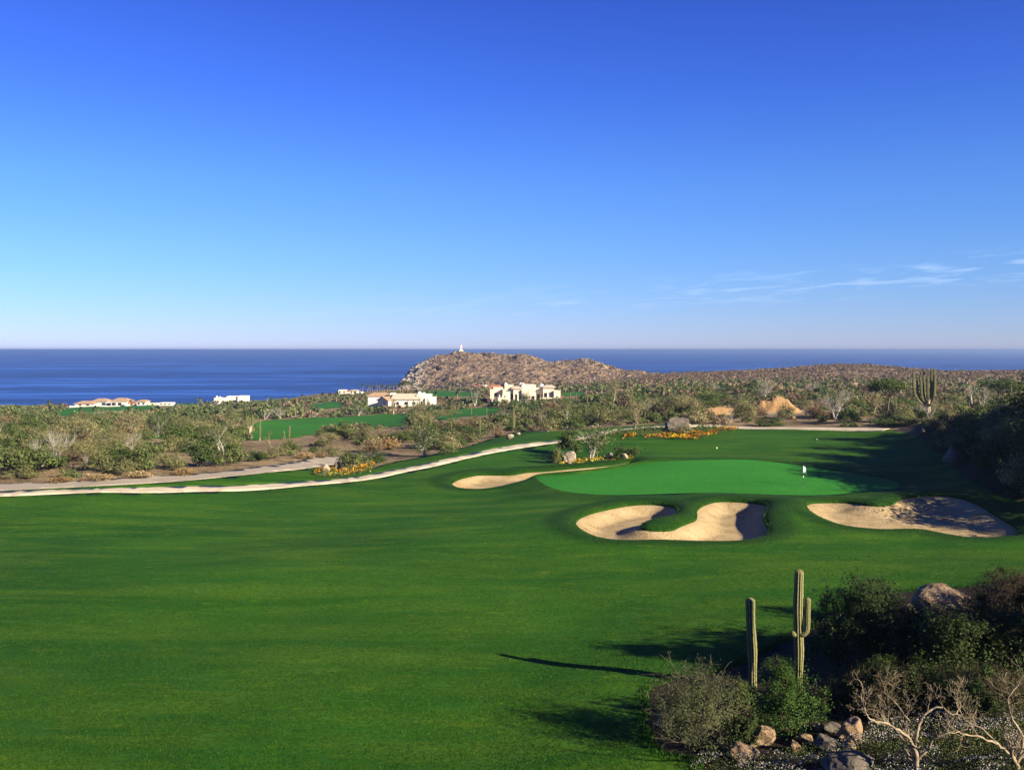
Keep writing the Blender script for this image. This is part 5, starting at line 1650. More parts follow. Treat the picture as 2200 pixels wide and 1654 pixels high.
# lighthouse on the headland
zz = head_z(np.array([(991 - 1100) / F * HD]), np.array([HD]))[0]
o = empty('lighthouse', ((991 - 1100) / F * HD, HD, zz - .8))
MB().box(-2.6, 2.6, -2.0, 2.0, 0, 2.0).build('base', M['stucco_white'], o)
MB().box(-1.05, 1.05, -1.05, 1.05, 2.0, 6.6).build('tower', M['stucco_white'], o)
MB().box(-1.45, 1.45, -1.45, 1.45, 6.6, 7.2).build('gallery', M['stucco_white'], o)
MB().tube([(0, 0, 7.2), (0, 0, 8.0), (0, 0, 8.4)], [.6, .6, .1], 10).build('lantern', M['stucco_white'], o)
MB().box(-.35, .35, -1.12, -1.0, 4.0, 5.2).build('window', M['dark_pane'], o)
tag(o, 'white lighthouse tower on top of the rocky headland', 'lighthouse')

# ================================================================== palms
def palm(seed, h, fr=20, fl=1.0):
    r_ = np.random.default_rng(seed)
    tr = MB()
    ln = r_.normal(0, .06 * h, 2)
    tr.tube([(0, 0, -.3), (ln[0] * .3, ln[1] * .3, h * .35), (ln[0] * .7, ln[1] * .7, h * .7), (ln[0], ln[1], h)], [.30, .22, .20, .22], 7)
    cr = MB()
    for i in range(fr):
        a = i * 2.4 + r_.normal(0, .2); e = r_.uniform(-.35, 1.25)
        L = 2.5 * fl * r_.uniform(.8, 1.15)
        dv = np.array([math.cos(a) * math.cos(e), math.sin(a) * math.cos(e), math.sin(e)])
        q = np.array([ln[0], ln[1], h]); sd = np.array([-math.sin(a), math.cos(a), 0])
        ribs = [q]; d = dv.copy()
        for j in range(6):
            d = unit(d + np.array([0, 0, -.24])); q = q + d * L / 6; ribs.append(q)
        ribs = np.array(ribs)
        wv = np.array([.10, .45, .6, .58, .48, .30, .05]) * fl
        for sg in (-1, 1):
            ed = ribs + sd * (sg * wv)[:, None] + np.array([0, 0, -.28]) * wv[:, None]
            ed[1::2] += (ribs[1::2] - ed[1::2]) * .35
            v = np.concatenate([ribs, ed])
            cr.add(v, quads=[(j, j + 1, 8 + j, 7 + j) for j in range(6)])
    return [('trunk', tr.mesh('trunk', M['palm_trunk'], smooth=True)), ('crown', cr.mesh('crown', M['leaf_palm']))]
PALMS = [palm(400 + k, h) for k, h in enumerate((5.0, 6.5, 8.0, 9.5))]
PH = (5.0, 6.5, 8.0, 9.5)
pal = {}
pal['palm tree on the shore left of the three-roofed villa'] = [(108, 881, 24), (116, 883, 18), (130, 877, 13), (140, 877, 11)]
pal['palm tree on the far left fairway below the three-roofed villa'] = [(172, 895, 22), (202, 897, 28)]
pal['palm tree close beside the three-roofed shore villa'] = [(228, 871, 14), (281, 872, 16)]
pal['palm tree in the row along the far left fairway'] = [(387, 873, 11), (404, 873, 10), (413, 874, 10), (428, 873, 22), (442, 873, 13)]
pal['palm tree beside the white villa with two turrets'] = [(492, 865, 23), (505, 864, 25), (535, 863, 12)]
pal['palm tree on the shore between the turret villa and the palm grove'] = [(577, 864, 15), (615, 861, 12), (650, 858, 12)]
pal['palm tree standing alone above the stone bank'] = [(631, 881, 25)]
pal['palm tree around the cream shore houses'] = [(691, 861, 19), (707, 862, 20), (722, 863, 24), (741, 860, 16), (750, 859, 16), (767, 859, 17)]
pal['palm tree in the low grove left of the white house'] = [(774 + 5.2 * i, 842 - (i % 3), 13 + (i * 5) % 6) for i in range(11)]
pal['tall palm tree in the grove above the white house'] = [(832, 841, 16), (838, 842, 17), (846, 842, 18), (853, 843, 20), (860, 845, 25), (865, 845, 27), (870, 846, 28), (875, 845, 28), (880, 845, 29), (886, 845, 26)]
pal['palm tree right of the grove above the white house'] = [(905, 846, 22), (924, 848, 16)]
pal['palm tree on the fairway edge right of the white house'] = [(982, 862, 26), (938, 858, 18)]
pal['palm tree in the dark grove at the foot of the headland'] = [(966 + (i * 37) % 96, 838 - (i * 7) % 24, 13 + (i * 3) % 7) for i in range(26)]
pal['palm tree in the grove behind the cream villa'] = [(1072 + i * 8.5, 838 - (i % 2) * 2, 14 + (i * 5) % 5) for i in range(11)]
pal['palm tree standing in front of the cream villa'] = [(1103, 862, 34)]
pal['palm tree at the right end of the cream villa'] = [(1187, 842, 20), (1203, 850, 36)]
r_ = np.random.default_rng(77)
ki = 0
for lab, lst in pal.items():
    for (u, v_, hp) in lst:
        q = G(u, v_)
        if 960 < u < 1065 and v_ < 839:
            y = 985 - (v_ - 838) * 1.5
            x = (u - 1100) / F * y
            q = Vector((x, y, max(gz(x, y), float(head_z(np.array([x]), np.array([y]))[0])) - .2))
        hh = hp * px(q)
        i = int(np.argmin([abs(hh - 2.0 * .6 - a) for a in PH]))
        place('palm_tree', PALMS[i], q, r_.uniform(0, 6.28), hh / (PH[i] + 1.6), lab, 'palm', lab.replace('palm tree', 'palm trees') if len(lst) > 1 else None)
        ki += 1
print('houses, palms', round(time.time() - T0, 1), ki)

# ================================================================== notable desert plants
WP = dict(wig=.14, up=.06, taper=.64, kmin=2, kmax=3, spread=.44, lr=.76, seg=4, mid=.3)
WT = [plant_proto(*tree(500 + k, 5.0, WP, .18, 3, .12, .30, depth=5, trunk=.24, multi=m_), 'bark_white', 'leaf_olive', ('trunk', 'crown')) for k, m_ in enumerate((1, 3, 4, 2))]
WG = [plant_proto(*tree(510 + k, 5.0, WP, .14, 9, .24, .40, depth=4, trunk=.24, multi=m_), 'bark_white', 'leaf_green', ('trunk', 'crown')) for k, m_ in enumerate((3, 4, 2))]
CT = [plant_proto(*tree(520 + k, 5.0, dict(WP, spread=.6), .13, 16, .22, .42, depth=4, trunk=.3, multi=m_), 'bark_cream', 'leaf_olive', ('trunk', 'crown')) for k, m_ in enumerate((1, 2))]
UT = [plant_proto(*flat_tree(530 + k, 5.0, 6.0, 2.6, 4200, .24), 'bark_brown', 'leaf_green', ('trunk', 'crown')) for k in range(2)]
UO = [plant_proto(*flat_tree(535 + k, 4.0, 6.0, 1.6, 2600, .18, r=.11, thick=.4), 'bark_brown', 'leaf_olive', ('trunk', 'crown')) for k in range(2)]
CD = [cactus_parts(candelabra(540 + k, 5.0, w, n, rad=rd, trunk=tk)) for k, (w, n, rd, tk) in enumerate(((2.8, 12, .105, .30), (2.0, 7, .13, .28), (1.5, 5, .15, .28)))]
COLS = []
for k in range(3):
    r_ = np.random.default_rng(560 + k)
    COLS.append(cactus_parts([('stem', column([(0, 0, -.2), (r_.normal(0, .08), 0, 2.0), (r_.normal(0, .12), 0, 4.0)], .17, 9, 2, 20, .5, .2))] + [('arm', column([(0, 0, .5), (.3 * (1 if k == 1 else -1), .1, .8), (.42 * (1 if k == 1 else -1), .12, 1.4), (.45 * (1 if k == 1 else -1), .12, 2.8)], .13, 9, 2, 14, .3, .2))] * (k > 0)))
NAT = {'WT': (WT, 5.0, 'bare_tree', 'tree'), 'WG': (WG, 5.2, 'white_stemmed_tree', 'tree'), 'CT': (CT, 5.2, 'pale_trunk_tree', 'tree'), 'UT': (UT, 5.0, 'umbrella_tree', 'tree'),
       'UO': (UO, 4.0, 'umbrella_tree', 'tree'), 'CD': (CD, 5.0, 'candelabra_cactus', 'cactus'), 'CO': (COLS, 4.0, 'column_cactus', 'cactus')}
KEEP = []          # spots that the loose scrub leaves free: x, y, radius, lets view through to distance
def plant(kind, var, u, v_, hpx, label, wide=1.0, rz=None, group=None):
    protos_, h0, nm, cat_ = NAT[kind]
    q = G(u, v_)
    sc = hpx * px(q) / h0
    KEEP.append((q.x, q.y, 1.6, u, hpx * 1.0))
    return place(nm, protos_[var % len(protos_)], q, rz if rz is not None else (u * .37) % 6.28, (sc * wide, sc * wide, sc), label, cat_, group)
plant('CD', 0, 1994, 902, 108, 'large many-armed candelabra cactus against the right hills', 1.0, .4)
plant('UT', 0, 1907, 893, 77, 'green umbrella tree with a leaning bare trunk left of the large candelabra cactus', 1.15, 0)
plant('UT', 1, 2146, 872, 60, 'broad green umbrella tree at the right edge of the plain', 1.7, 1.0)
plant('WT', 1, 1795, 902, 74, 'large white-branched tree with thin foliage beside the far cart path', 1.05)
plant('WT', 0, 2085, 878, 60, 'bare white tree left of the broad umbrella tree', 1.0)
plant('WT', 3, 2106, 880, 56, 'bare white tree just in front of the broad umbrella tree', 1.0)
plant('WT', 2, 1642, 856, 46, 'bare white tree standing above the orange earth bank', 1.1)
plant('WT', 1, 1535, 842, 22, 'small bare white tree on the middle plain', 1.2)
plant('WT', 2, 1745, 845, 28, 'bare white tree left behind the large white-branched one', 1.3)
plant('CT', 0, 1365, 925, 64, 'pale-trunked tree at the cart path bend beside yellow flowers', 1.0)
plant('CT', 1, 1732, 898, 36, 'small brown tree by the dirt track', 1.0)
plant('CT', 0, 1879, 894, 40, 'thin pale trunked tree left of the green umbrella tree', .7)
plant('CT', 1, 1320, 867, 50, 'slim tree with thin crown on the middle plain', .7)
plant('WG', 0, 1272, 990, 84, 'white-stemmed leafy tree in the island bed behind the green', 1.15, 2.0)
plant('WG', 1, 910, 979, 72, 'white-stemmed leafy tree at the grass edge above the cart path', 1.15, .5)
plant('WG', 2, 476, 980, 78, 'tree with a forked white trunk and green crown above the road', 1.0, .2)
plant('WT', 1, 124, 995, 72, 'dead grey-white tree among the shrubs at far left', .9)
plant('WT', 0, 180, 928, 28, 'small bare white tree high among the left shrubs', 1.6)
plant('WG', 0, 340, 934, 56, 'white-trunked tree in the middle of the left scrub', 1.0)
plant('CT', 1, 290, 938, 62, 'green-crowned tree with a cream trunk in the left scrub', 1.1)
plant('UO', 0, 158, 1012, 56, 'tan umbrella tree with a dark crooked trunk near the road at left', 1.25)
plant('CD', 2, 537, 935, 52, 'white-footed candelabra cactus at the left end of the lower fairway', 1.1, 1.2)
plant('CO', 0, 558, 948, 46, 'slim column cactus just right of the white-footed candelabra cactus')
plant('CO', 0, 622, 956, 43, 'leaning column cactus below the lower fairway')
plant('CO', 2, 612, 962, 36, 'branched column cactus left of the leaning one below the fairway')
plant('CT', 0, 580, 958, 32, 'tiny pale-trunked tree below the lower fairway', .8)
plant('CO', 1, 150, 945, 30, 'pale broken column cactus above the tan umbrella tree at left', .9)
plant('UO', 1, 940, 908, 28, 'first small dark umbrella tree at the right of the lower fairway', 1.2)
plant('UO', 0, 964, 906, 28, 'second small umbrella tree at the right of the lower fairway', 1.2)
plant('WT', 3, 1020, 872, 42, 'white tree in front of the far fairway left of the cream villa', .8)
plant('WG', 1, 1129, 872, 30, 'white-trunked green tree in front of the cream villa', 1.2)
plant('WT', 2, 600, 898, 28, 'bare white tree left of the stone bank', 1.2)
plant('WT', 3, 568, 900, 24, 'second bare white tree further left of the stone bank', 1.0)
plant('WG', 2, 770, 893, 30, 'white-trunked tree at the left of the white house', 1.3)
plant('CD', 1, 845, 890, 34, 'dark candelabra cactus in front of the white house', .8)
plant('CD', 1, 1346, 850, 34, 'tall many-stemmed cactus on the middle plain', .6)
plant('CD', 2, 1425, 853, 30, 'wide many-stemmed cactus right of the tall one on the middle plain', 1.2)
plant('CD', 2, 1292, 846, 18, 'small pale spreading cactus on the middle plain', 1.0)
plant('CD', 1, 650, 880, 20, 'small candelabra cactus beside the lone palm above the stone bank', .8)
for u, v_, h, lab in [(1013, 892, 22, 'column cactus at the left rim of the small fairway'), (1046, 894, 20, 'column cactus on the small fairway edge'), (1121, 897, 30, 'tall column cactus right of the small fairway'), (1132, 892, 17, 'short column cactus beside the tall one right of the small fairway'), (1224, 870, 26, 'column cactus right of the cream villa'), (1238, 868, 22, 'column cactus second right of the cream villa'), (1262, 872, 30, 'tall column cactus third right of the cream villa'), (1258, 905, 34, 'column cactus above the island tree'), (2037, 818, 16, 'far column cactus right of the large candelabra cactus'), (2042, 818, 14, 'far short column cactus right of the large candelabra cactus'), (2087, 815, 14, 'far column cactus near the right skyline'), (2118, 884, 30, 'column cactus below the broad umbrella tree'), (105, 940, 24, 'column cactus in the upper left scrub'), (36, 947, 26, 'column cactus at the far left edge of the scrub'), (405, 905, 16, 'column cactus in the distant left scrub')]:
    plant('CO', int(u) % 2, u, v_, h, lab)
for k in range(9):
    u = 868 + k * 6.5 + (k * 7) % 5
    plant('CO', 0, u, 880 - (k % 3), 15 + (k * 5) % 9, 'small column cactus in the row before the white house wall', group='column cacti before the white house')

# ================================================================== shrubs one can tell apart
SH = [plant_proto(*shrub(600 + k, 2.6, 3.6, 20, 2300, .22), 'bark_brown', 'leaf_green') for k in range(4)]
SO = [plant_proto(*shrub(610 + k, 2.3, 3.6, 20, 2300, .19, wisp=.2), 'bark_grey', 'leaf_olive') for k in range(4)]
SD = [plant_proto(*twig_bush(620 + k, 1.5, 2.4, 170, 700, .12, .022), 'bark_brown', 'leaf_dry') for k in range(3)]
SS = [plant_proto(*twig_bush(630 + k, .9, 2.2, 160, 900, .13, .015), 'bark_brown', 'leaf_straw') for k in range(2)]
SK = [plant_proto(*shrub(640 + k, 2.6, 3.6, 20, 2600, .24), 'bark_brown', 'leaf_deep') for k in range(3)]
SP = {'deep': (SK, 2.6, 3.6, 'dark_shrub', 'dark shrub'), 'green': (SH, 2.6, 3.6, 'green_shrub', 'dark green rounded shrub'), 'olive': (SO, 2.3, 3.6, 'olive_shrub', 'grey-olive feathery shrub'),
      'dry': (SD, 1.5, 2.4, 'dry_bush', 'brown dry twiggy bush'), 'straw': (SS, .9, 2.2, 'straw_bush', 'straw-coloured low dry bush'),
      'WT': (WT, 5.0, 4.0, 'bare_tree', 'small bare white tree'), 'CT': (CT, 5.2, 4.2, 'pale_trunk_tree', 'small thin-leaved tree with pale trunk'), 'CO': (COLS, 4.0, .8, 'column_cactus', 'column cactus'), 'UO': (UO, 4.0, 6.0, 'umbrella_tree', 'small olive umbrella tree')}
def shrub_at(kind, u, v_, wpx, hpx, label, var=0):
    protos_, h0, w0, nm, _ = SP[kind]
    q = G(u, v_); s_ = px(q)
    KEEP.append((q.x, q.y, wpx * s_ * .5, u, hpx * .8))
    kx = wpx * s_ / w0; kz = hpx * s_ / h0
    return place(nm, protos_[var % len(protos_)], q, (u * .61) % 6.28, (kx, kx, kz), label, 'shrub')
shrub_at('green', 758, 1005, 62, 46, 'dark green shrub among the rocks beside the road', 0)
shrub_at('green', 1345, 986, 58, 36, 'green shrub behind the white rocks of the island bed', 1)
shrub_at('green', 1196, 998, 30, 42, 'dark shrub at the left end of the island bed', 2)
shrub_at('green', 1228, 975, 60, 60, 'leafy green shrub behind the pointed island boulder', 3)
shrub_at('green', 737, 944, 58, 36, 'dense green shrub at the lower edge of the lower fairway', 1)
shrub_at('green', 705, 944, 50, 30, 'olive green shrub left of the dense one below the fairway', 2)
shrub_at('olive', 905, 916, 50, 46, 'tall feathery tan shrub at the right end of the lower fairway', 0)
shrub_at('green', 958, 976, 44, 32, 'round shrub right of the white-stemmed tree above the cart path', 2)
shrub_at('dry', 1070, 938, 40, 22, 'dark dry bush at the upper grass edge', 0)
shrub_at('dry', 800, 972, 60, 34, 'large tan dry bush above the roadside flowers', 1)
shrub_at('straw', 835, 966, 60, 26, 'straw-coloured brush behind the dry bush above the road', 0)
shrub_at('olive', 1690, 904, 44, 34, 'grey shrub on the bank by the far cart path', 1)
shrub_at('olive', 1600, 902, 50, 40, 'grey-green shrub between the two orange earth banks', 2)
shrub_at('olive', 1468, 930, 42, 24, 'small olive shrub climbing the large dark boulder', 1)
shrub_at('green', 1545, 868, 70, 26, 'wide green shrub above the thatched shelter', 0)

for k, (kk, u, v_, w, h, lab) in enumerate([
    ('green', 22, 1022, 110, 66, 'dark green shrub mass touching the left picture edge above the road'),
    ('green', 88, 1018, 96, 58, 'second dark green shrub from the left edge above the road'),
    ('olive', 40, 1030, 80, 26, 'low olive bush at the road verge by the left edge'),
    ('olive', 215, 1018, 70, 46, 'olive shrub right of the tan umbrella tree above the road'),
    ('olive', 262, 1020, 84, 44, 'wide olive shrub above the road below the rock pile'),
    ('green', 318, 1012, 76, 72, 'tall dark shrub right below the rock pile'),
    ('olive', 372, 1012, 66, 42, 'olive shrub right of the tall dark one above the road'),
    ('green', 430, 1006, 70, 56, 'dark green shrub left below the forked white trunk'),
    ('green', 497, 1002, 66, 46, 'round dark shrub right below the forked white trunk'),
    ('green', 552, 996, 44, 30, 'small dark shrub above the middle of the road'),
    ('olive', 592, 992, 54, 32, 'olive shrub above the road left of the dirt clearing'),
    ('green', 630, 986, 58, 34, 'dark green shrub in the dirt clearing above the road'),
    ('olive', 705, 984, 56, 30, 'olive shrub behind the round roadside boulder'),
    ('straw', 300, 1026, 60, 15, 'low straw tuft on the road verge at left'),
    ('straw', 210, 1032, 70, 14, 'long straw tuft on the road verge further left'),
    ('straw', 395, 1020, 50, 15, 'straw tuft on the road verge below the olive shrub'),
    ('straw', 130, 1036, 60, 12, 'straw tuft on the road verge near the left edge'),
    ('straw', 655, 992, 44, 14, 'straw tuft beside the road end'),
    ('dry', 690, 990, 36, 16, 'reddish dry bush behind the road end'),
    ('olive', 1180, 925, 60, 30, 'olive shrub behind the right part of the grass strip'),
    ('olive', 1010, 950, 60, 34, 'olive shrub above the grass strip middle'),
    ('olive', 1300, 908, 60, 40, 'feathery olive shrub above the cart path bend'),
    ('green', 1600, 850, 90, 30, 'wide green shrub below the bare white tree on the plain'),
    ('olive', 1420, 900, 70, 40, 'olive shrub behind the large dark boulder at the path'),
    ('green', 1850, 880, 70, 30, 'green shrub left of the umbrella tree trunk'),
    ('green', 1940, 912, 60, 28, 'green shrub at the foot of the large candelabra cactus')]):
    shrub_at(kk, u, v_, w, h, lab, k)

# ================================================================== loose scrub over the plain
for _u in (1505, 1530, 1555, 1580, 1640, 1665, 1690, 1715):      # keep the earth banks in sight
    _q = G(_u, 893 if _u < 1600 else 886)
    KEEP.append((_q.x, _q.y, 1.5, _u, 24))
r_ = np.random.default_rng(91)
clear = [(700, 965, 190, 16, .75), (640, 985, 120, 12, .5), (850, 960, 60, 22, .6), (1010, 925, 70, 18, .45), (1340, 868, 50, 14, .6), (1560, 886, 60, 8, .8), (1680, 880, 70, 14, .9), (1760, 908, 150, 9, .92), (300, 1024, 320, 4, .6)]
FO = ['fairway', 'far0', 'far1', 'far2', 'far3', 'far4', 'far5', 'far6', 'far7', 'pale0', 'pale1', 'pale2', 'track', 'road', 'cart_path']
HOUSES = [(o.location.x, o.location.y) for o in bpy.data.objects if o.name.startswith('seaside_house')]
keep = np.array([(a, b, c) for a, b, c, _, _ in KEEP])
def sample_scrub(y0, y1, dens, rmin, rmax, umin=-120, umax=2320):
    xa, xb = (umin - 1100) / F * y1, (umax - 1100) / F * y1
    n_ = int((xb - xa) * (y1 - y0) * dens)
    x = r_.uniform(xa, xb, n_); y = r_.uniform(y0, y1, n_)
    u = x / y * F + 1100
    m_ = (u > umin) & (u < umax)
    x, y, u = x[m_], y[m_], u[m_]
    z = ground_z(x, y)
    v_ = HZ + (CAMZ - z) / y * F
    ok = z > 1.2
    for k in FO:
        ok &= ~inside(R[k], x, y)
    for k in ('road', 'cart_path', 'track'):
        ok &= edge_dist(R[k], x, y) > 1.5
    ok &= edge_dist(R['fairway'], x, y) > 1.6
    for (cx, cy, wx, wy, pr) in clear:
        e = ((u - cx) / wx) ** 2 + ((v_ - cy) / wy) ** 2
        ok &= ~((e < 1) & (r_.random(len(x)) < pr))
    for hx, hy in HOUSES:
        ok &= ~((np.abs(x - hx) < 19) & (y - hy > -9) & (y - hy < 18))
    nz = fbm(x / 34, y / 34, 3, 55)
    ok &= nz > -.36 + .26 * r_.random(len(x))
    for a, b, c in keep:
        ok &= (x - a) ** 2 + (y - b) ** 2 > (c + .6) ** 2
    x, y, u, v_, z = x[ok], y[ok], u[ok], v_[ok], z[ok]
    rad = r_.uniform(rmin, rmax, len(x)) * (.75 + .5 * r_.random(len(x)))
    return x, y, z, u, v_, rad
S1 = sample_scrub(104, 190, .15, 1.0, 2.5)
S2 = sample_scrub(190, 340, .095, 1.2, 2.8)
S3 = sample_scrub(340, 640, .050, 1.4, 3.0)
allS = [np.concatenate(a) for a in zip(S1, S2, S3)]
x, y, z, u, v_, rad = allS
# thin out overlaps with a coarse grid
order_ = np.argsort(-rad + y * .001)
cell = {}
keepi = []
for i in order_:
    cx, cy = int(x[i] // 4), int(y[i] // 4)
    good = True
    for a in (-1, 0, 1):
        for b in (-1, 0, 1):
            for j in cell.get((cx + a, cy + b), ()):
                if (x[i] - x[j]) ** 2 + (y[i] - y[j]) ** 2 < (.55 * (rad[i] + rad[j])) ** 2:
                    good = False; break
            if not good: break
        if not good: break
    if good:
        cell.setdefault((cx, cy), []).append(i); keepi.append(i)
keepi = np.array(keepi)
x, y, z, u, v_, rad = (a[keepi] for a in (x, y, z, u, v_, rad))
# do not hide the lower fairways and the notable plants
hgt = rad * r_.uniform(.7, 1.25, len(rad))
toprow = HZ + (CAMZ - z - hgt) / y * F
FPOL = []
blk = np.zeros(len(x), bool)
for k in range(8):
    c = R['far%d' % k]
    cu = c[:, 0] / c[:, 1] * F + 1100
    cvv = HZ + (CAMZ - base_z(c[:, 0], c[:, 1])) / c[:, 1] * F
    pol = np.stack([cu, cvv], 1)
    FPOL.append((pol, c[:, 1].mean()))
    lim = np.interp(u, [cu.min() - 1, cu.min(), cu.max(), cu.max() + 1], [0, 1, 1, 0])
    inner = inside(pol, u, toprow + 3) | inside(pol, u, toprow * .65 + v_ * .35) | inside(pol, u - rad * F / y * .6, toprow * .7 + v_ * .3) | inside(pol, u + rad * F / y * .6, toprow * .7 + v_ * .3)
    blk |= inner & (y < c[:, 1].mean()) & (r_.random(len(x)) < .93)
for (kx_, ky_, kr_, ku, kh) in KEEP:
    b = (np.abs(u - ku) < rad * F / y * .42 + 3) & (y < ky_) & (y > ky_ * .6)
    bv = HZ + (CAMZ - gz(kx_, ky_)) / ky_ * F
    blk |= b & (toprow < bv - kh * (.25 if kh > 38 else .42))
for hx, hy in HOUSES:
    hu = hx / hy * F + 1100
    bv = HZ + (CAMZ - gz(hx, hy)) / hy * F
    b = (np.abs(u - hu) < 19 * F / hy + 6) & (y < hy)
    blk |= b & (toprow < bv - 9)
x, y, z, u, v_, rad, hgt = (a[~blk] for a in (x, y, z, u, v_, rad, hgt))
showpx = rad * 2 * F / y
rank = np.argsort(-showpx)
NIND = 300
rightness = sstep(1000, 1700, u)
def zone(uu, yy, vv):
    c = 0 if uu < 300 else (1 if uu < 720 else (2 if uu < 1080 else (3 if uu < 1400 else (4 if uu < 1700 else 5))))
    d = 0 if yy < 150 else (1 if yy < 215 else 2)
    return [['just above the road at far left', 'just above the middle of the road', 'just beyond the grass strip', 'near the cart path bend', 'near the shelter', 'beside the far cart path'],
            ['halfway back at far left', 'halfway back below the lower fairway', 'halfway back beyond the grass strip', 'behind the cart path bend', 'round the orange earth banks', 'behind the far cart path'],
            ['far back at far left', 'far back beside the lower fairway', 'far back below the white house', 'far back below the cream villa', 'far back above the flower band', 'on the far right plain']][d][c]
gname = {}
for n_, i in enumerate(rank[:NIND]):
    t = r_.random()
    rt = rightness[i]
    if v_[i] > 1000 and t < .3: kind = 'straw'
    elif t < .40 - .08 * rt: kind = 'green'
    elif t < .70: kind = 'olive'
    elif t < .78 + .04 * rt: kind = 'dry'
    elif t < .84: kind = 'UO'
    elif t < .89: kind = 'CT'
    elif t < .965: kind = 'WT'
    else: kind = 'CO'
    protos_, h0, w0, nm, desc = SP[kind]
    lab = desc + ' ' + zone(u[i], y[i], v_[i])
    if kind in ('WT', 'CT', 'CO', 'UO'):
        sc = hgt[i] * r_.uniform(1.2, 1.6) / h0
        scl = (sc, sc, sc)
    else:
        scl = (rad[i] * 2 / w0, rad[i] * 2 / w0, hgt[i] / h0)
    place(nm, protos_[n_ % len(protos_)], (x[i], y[i], z[i] - .05), r_.uniform(0, 6.28), scl, lab, 'cactus' if kind == 'CO' else ('tree' if kind in ('WT', 'CT', 'UO') else 'shrub'), lab)
rest = rank[NIND:]
print('individual shrubs', NIND, 'rest', len(rest), round(time.time() - T0, 1))
# everything smaller is one mass of scrub
def lowshrub(seed, nl, leaf, tri=True):
    _, fo = shrub(seed, 1.0, 2.0, 12, nl, leaf, 0, asp=.85, wisp=.08, low=.1, tri=tri)
    return fo.arrays()
LO_A = [lowshrub(700 + k, 900, .125) for k in range(5)]
LO_B = [lowshrub(710 + k, 420, .175) for k in range(5)]
LO_C = [lowshrub(720 + k, 56, .38) for k in range(5)]
sets = [(0, 'green scrub and thorn bushes covering the plain', 'scrub_green'), (1, 'brown dry brush covering the plain', 'scrub_brown')]
isb = r_.random(len(rest)) < (.10 + .26 * sstep(1200, 1600, u[rest]) + .15 * sstep(330, 600, y[rest]))
for w_, lab, mm in sets:
    mb = MB(); tint = []
    for i in rest[isb == bool(w_)]:
        src = LO_A if y[i] < 210 else (LO_B if y[i] < 360 else LO_C)
        a_ = src[r_.integers(0, 5)]
        mb.merge(a_, (x[i], y[i], z[i] - .08), r_.uniform(0, 6.28), (rad[i], rad[i], hgt[i]))
        tint.append(np.full(len(a_[0]), np.clip(r_.normal(.45, .32), 0, 1)))
    tag(mb.build('scrub', M[mm], attrs={'tint': np.concatenate(tint)}), lab, 'scrub', kind='stuff')
# the far hills: low brush and stones
def far_brush(n_, y0, y1, umin, umax, mm, lab, zf=None, rr=(1.2, 2.6), tmean=.5, cond=None):
    xx_ = r_.uniform(umin, umax, n_); yy_ = np.sqrt(r_.uniform(y0 ** 2, y1 ** 2, n_))
    xx = (xx_ - 1100) / F * yy_
    zz_ = zf(xx, yy_) if zf else ground_z(xx, yy_)
    ok = zz_ > 2.0
    for k in FO[1:]:
        ok &= ~inside(R[k], xx, yy_)
    for hx, hy in HOUSES:
        ok &= ~((np.abs(xx - hx) < 19) & (np.abs(yy_ - hy) < 14))
    vt_ = HZ + (CAMZ - zz_ - 1.6) / yy_ * F
    for pol, ym in FPOL:
        ok &= ~(inside(pol, xx_, vt_) & (yy_ < ym) & (r_.random(n_) < .93))
    if cond is not None:
        ok &= cond(xx, yy_, zz_)
    mb = MB(); tint = []
    for i in np.nonzero(ok)[0]:
        a_ = LO_C[r_.integers(0, 5)]
        q = r_.uniform(*rr)
        mb.merge(a_, (xx[i], yy_[i], zz_[i] - .1), r_.uniform(0, 6.28), (q, q, q * r_.uniform(.7, 1.2)))
        tint.append(np.full(len(a_[0]), np.clip(r_.normal(tmean, .25), 0, 1)))
    tag(mb.build('scrub', M[mm], attrs={'tint': np.concatenate(tint)}), lab, 'scrub', kind='stuff')
far_brush(4400, 600, 960, 1180, 2330, 'scrub_brown', 'brown brush over the far right hills', tmean=.45)
far_brush(900, 500, 760, -100, 1180, 'scrub_green', 'olive brush along the far coast', rr=(1.2, 2.8))
far_brush(3600, 950, 1160, 895, 1460, 'scrub_brown', 'dark brush on the rocky headland', zf=head_z, rr=(.8, 1.8), tmean=.3)
# stones of the headland
mb = MB()
SR = []
for k in range(6):
    vv, ff = boulder(800 + k, (1, .9, .9), 1, 6)
    SR.append((vv, np.zeros((0, 4), np.int64), ff, np.zeros(0, int), np.zeros(len(ff), int)))
n_ = 7000
xx = r_.uniform(-140, 190, n_); yy_ = r_.uniform(960, 1165, n_)
zz_ = head_z(xx, yy_)
dens = np.clip(.10 + .75 * sstep(-70, -112, xx) + .6 * sstep(.05, .35, fbm(xx / 18, yy_ / 18, 3, 61)) + .35 * sstep(1115, 1150, yy_), 0, 1)
ok = (zz_ > 2) & (r_.random(n_) < dens)
for i in np.nonzero(ok)[0]:
    q = r_.uniform(.8, 2.2) * (1.5 if r_.random() < .12 else 1) * (1.6 if xx[i] < -95 else 1)
    mb.merge(SR[r_.integers(0, 6)], (xx[i], yy_[i], zz_[i] + q * .1), r_.uniform(0, 6.28), (q, q, q * r_.uniform(.6, 1.1)))
tag(mb.build('rocks', M['rock_pale']), 'pale boulders scattered over the rocky headland', 'rocks', kind='stuff')

